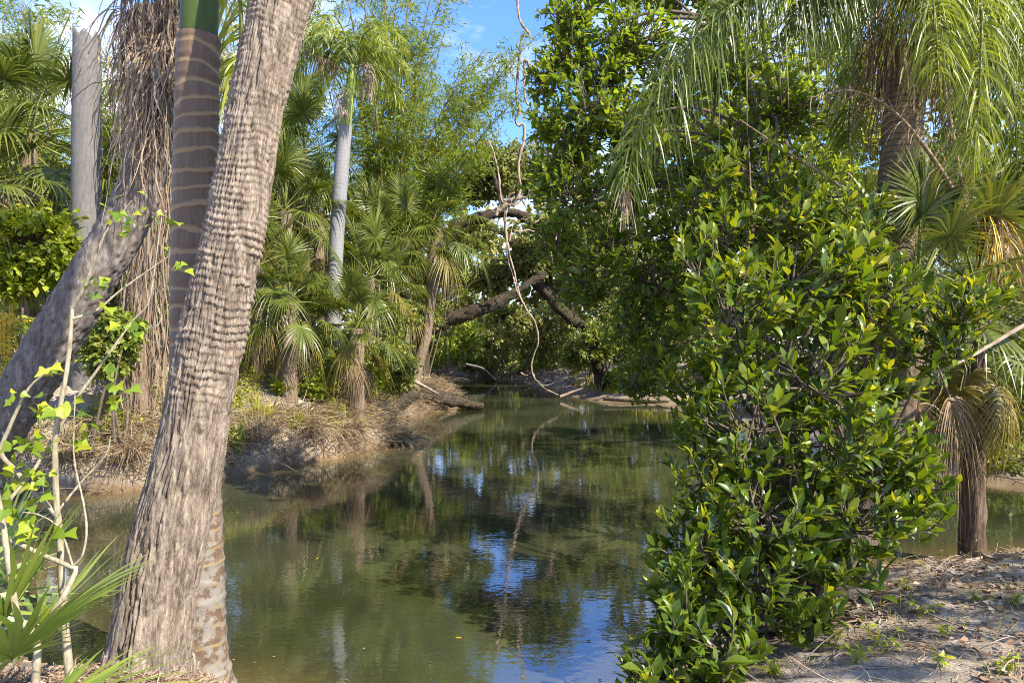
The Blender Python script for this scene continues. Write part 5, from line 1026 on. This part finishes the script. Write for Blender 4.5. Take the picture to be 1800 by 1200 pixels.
# ------------------------------------------------------------------ foreground: coral-tree sapling, palmetto, litter
def sapling():
    D = 2.9; root = thing('sapling', 'young sapling with pale stems and bright yellow-green arrow-shaped leaves at left', 'sapling', on_ground(105, D))
    ST = [([(124, 1200, 2.9), (120, 1162, 2.9), (112, 1069, 2.92), (105, 937, 2.93), (99, 881, 2.93), (97, 772, 2.9), (106, 715, 2.9), (119, 640, 2.9), (126, 560, 2.9), (127, 540, 2.9)], [.026, .022, .020, .018, .015, .013, .011]),
          ([(127, 542, 2.9), (148, 505, 2.88), (165, 460, 2.86), (185, 410, 2.85), (205, 385, 2.85), (232, 352, 2.85)], [.012, .009, .006, .003]),
          ([(60, 1230, 2.7), (64, 1125, 2.72), (32, 1084, 2.75), (19, 1012, 2.76), (11, 960, 2.78), (2, 900, 2.8), (-8, 850, 2.8)], [.022, .020, .018, .016, .013]),
          ([(64, 1120, 2.72), (110, 1050, 2.75), (133, 1003, 2.8), (126, 996, 2.8), (75, 975, 2.82), (30, 954, 2.8), (-5, 946, 2.8)], [.018, .016, .014, .013, .012]),
          ([(100, 905, 2.93), (56, 859, 2.93), (30, 829, 2.95), (2, 795, 2.95), (18, 748, 2.95), (50, 683, 2.95), (87, 650, 2.95), (104, 632, 2.95)], [.016, .014, .012, .008, .005]),
          ([(-20, 1000, 2.8), (0, 905, 2.85), (60, 825, 2.95), (110, 743, 3.0), (133, 703, 3.0), (200, 610, 3.05), (233, 563, 3.1), (257, 540, 3.1), (267, 507, 3.1), (277, 433, 3.1), (284, 383, 3.1)], [.014, .011, .009, .006, .003]),
          ([(128, 560, 2.9), (170, 545, 2.95), (215, 508, 3.0), (290, 455, 3.05), (300, 448, 3.05)], [.008, .006, .003]),
          ([(100, 900, 2.93), (140, 850, 3), (185, 800, 3), (194, 770, 3)], [.008, .006, .003]),
          ([(126, 996, 2.8), (145, 975, 2.8), (152, 930, 2.8), (146, 880, 2.85), (130, 800, 2.9), (132, 690, 2.9)], [.007, .005, .003]),
          ([(130, 1000, 2.8), (105, 930, 2.8), (70, 905, 2.8), (40, 900, 2.8)], [.007, .005, .003])]
    for pl, rad in ST:
        V, F, uv = tube1(PP(pl), np.array(rad) * .72, 40, 8); mk('stem', V + rs(len(pl)).normal(0, .0006, V.shape), F, M['stem'], root, uv=uv, smooth=True)
    r = rs(61); me = mesh('leaf', ARROW[0], ARROW[1], M['coral'], smooth=False); rp = rootpos(root)
    CL = [(225, 375, 13, 26), (205, 395, 5, 18), (285, 392, 7, 20), (288, 438, 2, 4), (318, 470, 5, 10), (150, 502, 7, 14), (185, 495, 3, 8), (200, 545, 7, 16), (208, 572, 8, 16), (228, 590, 9, 16), (245, 575, 4, 10), (190, 640, 5, 16), (200, 682, 8, 20), (220, 695, 4, 14), (92, 645, 7, 14), (78, 712, 11, 22), (130, 725, 8, 20), (60, 775, 9, 22), (40, 765, 5, 14), (130, 775, 7, 24), (20, 812, 6, 18), (40, 900, 14, 28), (30, 850, 9, 24), (70, 850, 6, 18), (55, 938, 6, 16), (110, 930, 2, 6), (92, 1072, 4, 10), (15, 880, 8, 20), (60, 830, 5, 16), (25, 690, 4, 12)]
    for u, v, n, sp in CL:
        for _ in range(n):
            d = 2.9 + r.normal(0, .07); pos = P(u + r.normal(0, sp * .7), v + r.normal(0, sp * .6), d); a = r.uniform(0, 6.28)
            dv = nz(np.array([math.cos(a), math.sin(a) * .8, -0.45 + r.normal(0, .3)])); up = nz(np.array([.25, -.55, .7]) + r.normal(0, .35, 3)); near = 1.1 if v > 700 else 0.85
            mm = frames(dv[None], up[None])[0] * r.uniform(.034, .07) * near; o = obj('leaf', me, root); m4 = np.eye(4); m4[:3, :3] = mm; m4[:3, 3] = pos - rp; o.matrix_basis = Matrix(m4.tolist())
sapling()
def palmetto():
    D = 2.75; base = on_ground(-40, D); root = thing('palmetto', 'low green palmetto with stiff fan leaves in the bottom left corner', 'palm', base)
    r = rs(71)
    for i, (rz, el, u, v, d, R) in enumerate([(0.15, 62, -60, 1190, 2.75, .62), (-.5, 45, -30, 1210, 2.6, .6), (.7, 35, -60, 1180, 2.9, .6), (1.2, 70, -70, 1150, 3.0, .6), (-.15, 15, -20, 1230, 2.6, .55), (2.6, 60, -60, 1190, 2.7, .6)]):
        me = fan_mesh('fan_leaf', el, R * .85, .30, 30, .15, 72 + i, M['palmetto'], spread=120, wfac=1.0); put(root, me, P(u, v, d), rz, 0, 0, 1)
palmetto()
def strap(label, u, d, n, L, seed, wid=.018, arc=1.0):
    r = rs(seed); b = on_ground(u, d); root = thing('strap_plant', label, 'plant', b); q = np.linspace(0, 1, 9)
    for i in range(n):
        a = -.2 + r.normal(0, 1.1); l = L * r.uniform(.6, 1.1); dv = np.array([math.cos(a), math.sin(a) * .6, 0]); up = r.uniform(.45, 1.1)
        path = b + np.array([r.normal(0, .03), r.normal(0, .03), 0]) + dv * (l * q * .8)[:, None]; path[:, 2] += l * (up * q - arc * .75 * q ** 2)
        w = np.interp(q, [0, .3, 1], [.7, 1, .05]) * wid; V, F = ribbons(path[None], w[None], np.cross(dv, [0, 0, 1.])[None], fold=.4)
        mk('leaf', V, F, M['palmetto'] if i % 4 else M['grass'], root, rnd=np.full(len(V), r.uniform(.3, 1)))
strap('strap-leaved clump arching beside the base of the big leaning trunk', 75, 3.0, 14, .62, 81)

# litter mound round the palm base, sand litter on the right bank
def litter(name, label, x, y, L, wid, mat, r, flat=.12, zo=.004, tm=None):
    n = len(x); z = zg(x, y) + zo + r.uniform(0, .02, n); a = r.uniform(0, 6.28, n); d = np.c_[np.cos(a), np.sin(a), r.normal(0, flat, n)]
    if tm is None:
        q = np.linspace(-.5, .5, 3)[None, :, None]; path = np.c_[x, y, z][:, None] + d[:, None] * q * L[:, None, None]; path[..., 2] = np.maximum(path[..., 2], zg(path[..., 0], path[..., 1]) + .003)
        V, F = ribbons(path, np.broadcast_to((wid * r.uniform(.5, 1.4, n))[:, None], (n, 3)), r.normal(0, 1, (n, 3)) * [1, 1, .3]); k = 6
    else: V, F, k = scatter(*tm, frames(d, nz(r.normal(0, .35, (n, 3)) + [0, 0, 1])), np.c_[x, y, z + .006], L)
    o = mk(name, V, F, M[mat], None, True, rnd=np.repeat(r.rand(n), k)); o['label'] = label; o['category'] = 'litter'
r = rs(91)
a = r.uniform(0, 6.28, 7000); q = np.sqrt(r.uniform(0, 1, 7000)); x = -1.95 + 1.0 * q * np.cos(a); y = 3.65 + .75 * q * np.sin(a); k = shore(x, y) > .02
litter('needle_litter', 'brown fibrous litter heaped round the base of the leaning palm', x[k], y[k], r.uniform(.05, .2, k.sum()), .005, 'litter', r, .25)
def right_pts(n):
    x = r.uniform(.6, 6, n); y = r.uniform(2.4, 7.6, n); k = shore(x, y) > .03; return x[k], y[k]
x, y = right_pts(9000); litter('straw_litter', 'thin dry straw scattered over the sandy right bank', x, y, r.uniform(.04, .18, len(x)), .004, 'drygrass', r)
x, y = right_pts(9000); k = fbm(x * 1.2, y * 1.2, 4) > .45; x, y = x[k], y[k]; litter('leaf_litter', 'fallen brown leaves scattered over the sandy right bank', x, y, r.uniform(.02, .075, len(x)), 0, 'litter', r, tm=DIAMW)
x = r.uniform(-6, -1.0, 4000); y = r.uniform(2.6, 7.5, 4000); k = shore(x, y) > .02; x, y = x[k], y[k]; litter('leaf_litter', 'fallen leaves on the near left bank', x, y, r.uniform(.03, .08, len(x)), 0, 'litter', r, tm=DIAMW)
x, y = sample_bank(3000, -9.5, -1.5, 9.6, 20, .3, 6.0); litter('leaf_litter', 'dead leaves strewn over the far left bank', x, y, r.uniform(.05, .13, len(x)), 0, 'litter', r, tm=DIAMW)
x, y = right_pts(1800); k = fbm(x * 1.6, y * 1.6, 14) > .5; x, y = x[k], y[k]; blades('green_grass', 'thin green grass shoots on the sandy right bank', 'grass', x, y, r.uniform(.04, .14, len(x)), 'grass', r, .8, .005)
# weeds one can count on the right bank
def weed(label, u, v, h, nst, seed):
    z = .55
    for _ in range(4): d = FPX * (CAMZ - z) / (v - 600); x = (u - 900) / FPX * d; z = zg1(x, d)
    b = np.array([x, d, z]); r = rs(seed); root = thing('weed', label, 'weed', b, 'weeds on the right bank'); bb = B(); T = []; D_ = []
    for i in range(nst):
        a = r.uniform(0, 6.28); e = b + np.array([math.cos(a), math.sin(a), 0]) * h * r.uniform(.2, .7) + [0, 0, h * r.uniform(.4, 1)]; p = spline([b, (b + e) / 2 + [0, 0, .02], e], 7)
        V, F, uv = tubes(p, np.linspace(.003, .0015, 7), 4); bb.add(V, F)
        for j in range(7): T.append(p[r.randint(2, 7)]); D_.append(nz(r.normal(0, 1, 3) * [1, 1, .4]))
    bb.mk('stems', M['grass'], root); n = len(T); V, F, k = scatter(*LEAF_MID, frames(np.array(D_), nz(r.normal(0, .3, (n, 3)) + [0, 0, 1])), np.array(T), r.uniform(.03, .062, n)); mk('foliage', V, F, M['bright'], root, True, rnd=np.repeat(r.uniform(.3, 1, n), k))
W = [(1555, 1150, 'leafy weed standing upright in front of the shadowed hollow', .22, 5), (1615, 1085, 'bright weed on the sand right of the glossy shrub', .16, 5), (1720, 1060, 'weed patch in the sun at the far right of the sand', .13, 5), (1780, 1065, 'small weed at the right edge of the sandy bank', .12, 4), (1660, 1120, 'small weed in the middle of the sandy bank', .1, 3), (1505, 1165, 'low weed with rounded leaves near the bottom of the glossy shrub', .13, 5), (1360, 1185, 'round-leaved weed at the bottom edge below the glossy shrub', .1, 6), (1760, 1180, 'grassy weed in the bottom right corner', .14, 5), (1650, 1170, 'sprig of weed near the bottom right on grey sand', .1, 4), (1470, 1130, 'weed half hidden under the glossy shrub', .14, 4), (1590, 1040, 'weed at the shaded edge of the sand under the shrub', .1, 4)]
for i, (u, v, lab, h, n) in enumerate(W): weed(lab, u, v, h, n, 950 + i)
for i, (pl, lab, rad) in enumerate([([(1710, 945, 7.0), (1720, 985, 6.4), (1745, 1000, 6.0), (1765, 1008, 5.8)], 'crooked grey root on the sand in front of the red-brown trunk', [.03, .03, .025, .01]),
                               ([(1650, 1030, 5.4), (1680, 1000, 5.7), (1720, 985, 6.0)], 'thin bent stick on the sand right of the glossy shrub', [.012, .01, .006]),
                               ([(1400, 1165, 3.9), (1530, 1166, 3.8), (1600, 1162, 3.75), (1625, 1140, 3.8)], 'long thin stick lying along the bottom of the sandy bank', [.006, .006, .005]),
                               ([(1800, 965, 6), (1740, 985, 6.2), (1690, 1010, 5.9)], 'straight fallen stick at the right edge of the sand', [.02, .015, .01])]):
    p = PP(pl); p = spline(p, 8); p[:, 2] = zg(p[:, 0], p[:, 1]) + max(rad) * .8; log('fallen_stick', lab, 'stick', p, rad, 'vine', 970 + i, .004, 'sticks on the right bank')
# exposed roots under the glossy shrub
def roots():
    r = rs(98); b = np.array([2.2, 5.7, zg1(2.2, 5.7)]); root = thing('tree_stump', 'old stump with exposed dark roots under the glossy shrub', 'stump', b)
    V, F, uv = rough_trunk([b - [0, 0, .1], b + [.02, 0, .2], b + [-.02, .05, .42]], [.2, .13, .09], 20, 14, .04, 99); B().add(V, F, .5, uv).mk('stump', M['wood'], root, smooth=True)
    for i in range(9):
        a = i * .7 + r.uniform(-.2, .2); dv = np.array([math.cos(a), math.sin(a), 0]); L = r.uniform(.35, .8); p = [b + dv * .05 + [0, 0, .25], b + dv * .2 + [0, 0, .12]]
        for t in (.6, 1.0): c = b + dv * L * t; c[2] = zg1(c[0], c[1]) + .01; p.append(c)
        V, F, uv = tube1(p, [.045, .04, .03, .01], 16, 7); mk('root', V, F, M['wood'], root, uv=uv, smooth=True)
roots()

rf = rs(123); me = mesh('floating_leaf', LEAF_MID[0] * [1, 1, .4], LEAF_MID[1], M['gold'], rnd=np.full(len(LEAF_MID[0]), .4))
for (u, v, lab) in [(560, 980, 'yellow leaf floating on the water in the left reflection of the palms'), (722, 868, 'yellow leaf floating in the middle of the creek'), (1100, 905, 'yellow leaf floating beside the glossy shrub'), (800, 1120, 'yellow leaf floating on the near water at the bottom')]:
    d = FPX * CAMZ / (v - 600); o = obj('floating_leaf', me); o.location = ((u - 900) / FPX * d, d, 0.004); o.rotation_euler = (0, 0, rf.uniform(0, 6.28)); k = rf.uniform(.04, .06); o.scale = (k, k, k)
    tag(o, lab, 'leaf', 'leaves floating on the creek')
# a tree on the right bank just beyond the frame; its crown dapples the sand
def side_tree():
    base = np.array([8.2, 1.0, zg1(8.2, 1.0)]); root = thing('broadleaf_tree', 'leafy tree on the near right bank beyond the right edge, dappling the sand', 'tree', base)
    V, F, uv = rough_trunk([base - [0, 0, .2], base + [-.1, .1, 2], base + [.1, 0, 4.2], base + [0, .1, 5.6]], [.2, .16, .12, .05], 40, 14, .03, 131); mk('trunk', V, F, M['wood'], root, uv=uv, smooth=True)
    blobs = [(base + np.array(c), np.array(q), 1.0) for c, q in [((-.6, .4, 4.4), (.9, .8, .6)), ((.8, .6, 5.0), (.9, .9, .6)), ((-.2, -.8, 4.8), (.9, .8, .6)), ((.2, 1.5, 4.2), (.8, .7, .5)), ((-1.2, -.4, 5.4), (.8, .8, .5)), ((.2, .2, 6.0), (1, .9, .6)), ((1.4, -.6, 4.2), (.8, .8, .5))]]
    for c, q, w_ in blobs:
        V, F, uv = tube1([base + [0, 0, 3.0], (base + [0, 0, 3.4] + c) / 2 + [0, 0, .2], c], [.06, .04, .015], 14, 6); mk('limb', V, F, M['wood'], root, uv=uv, smooth=True)
    leafy(root, blobs, 40, 8, LEAF_MID, 0.16, 133, 0, 'figobj', 'fig', 'wood', 0.0, 0.4, 0.2, 0.15)
side_tree()

# flecks of leaf and pollen drifting on the water, thickest along the banks
r = rs(140); x = r.uniform(-9, 8, 60000); y = r.uniform(4, 30, 60000); sh = shore(x, y); k = (sh < -.05) & (r.rand(60000) < np.where(sh > -.55, .05, .004) * (12 / y)); x, y = x[k], y[k]; n = len(x)
V, F, kk = scatter(*DIAMW, frames(nz(np.c_[r.normal(0, 1, (n, 2)), np.zeros(n)]), np.tile([0, 0, 1.], (n, 1))), np.c_[x, y, np.full(n, .006)], np.c_[r.uniform(.012, .045, (n, 2)), np.full(n, .01)])
o = mk('floating_debris', V, F, M['litter'], None, True, rnd=np.repeat(r.rand(n), kk)); o['label'] = 'flecks of leaf debris drifting on the creek along the banks'; o['category'] = 'debris'
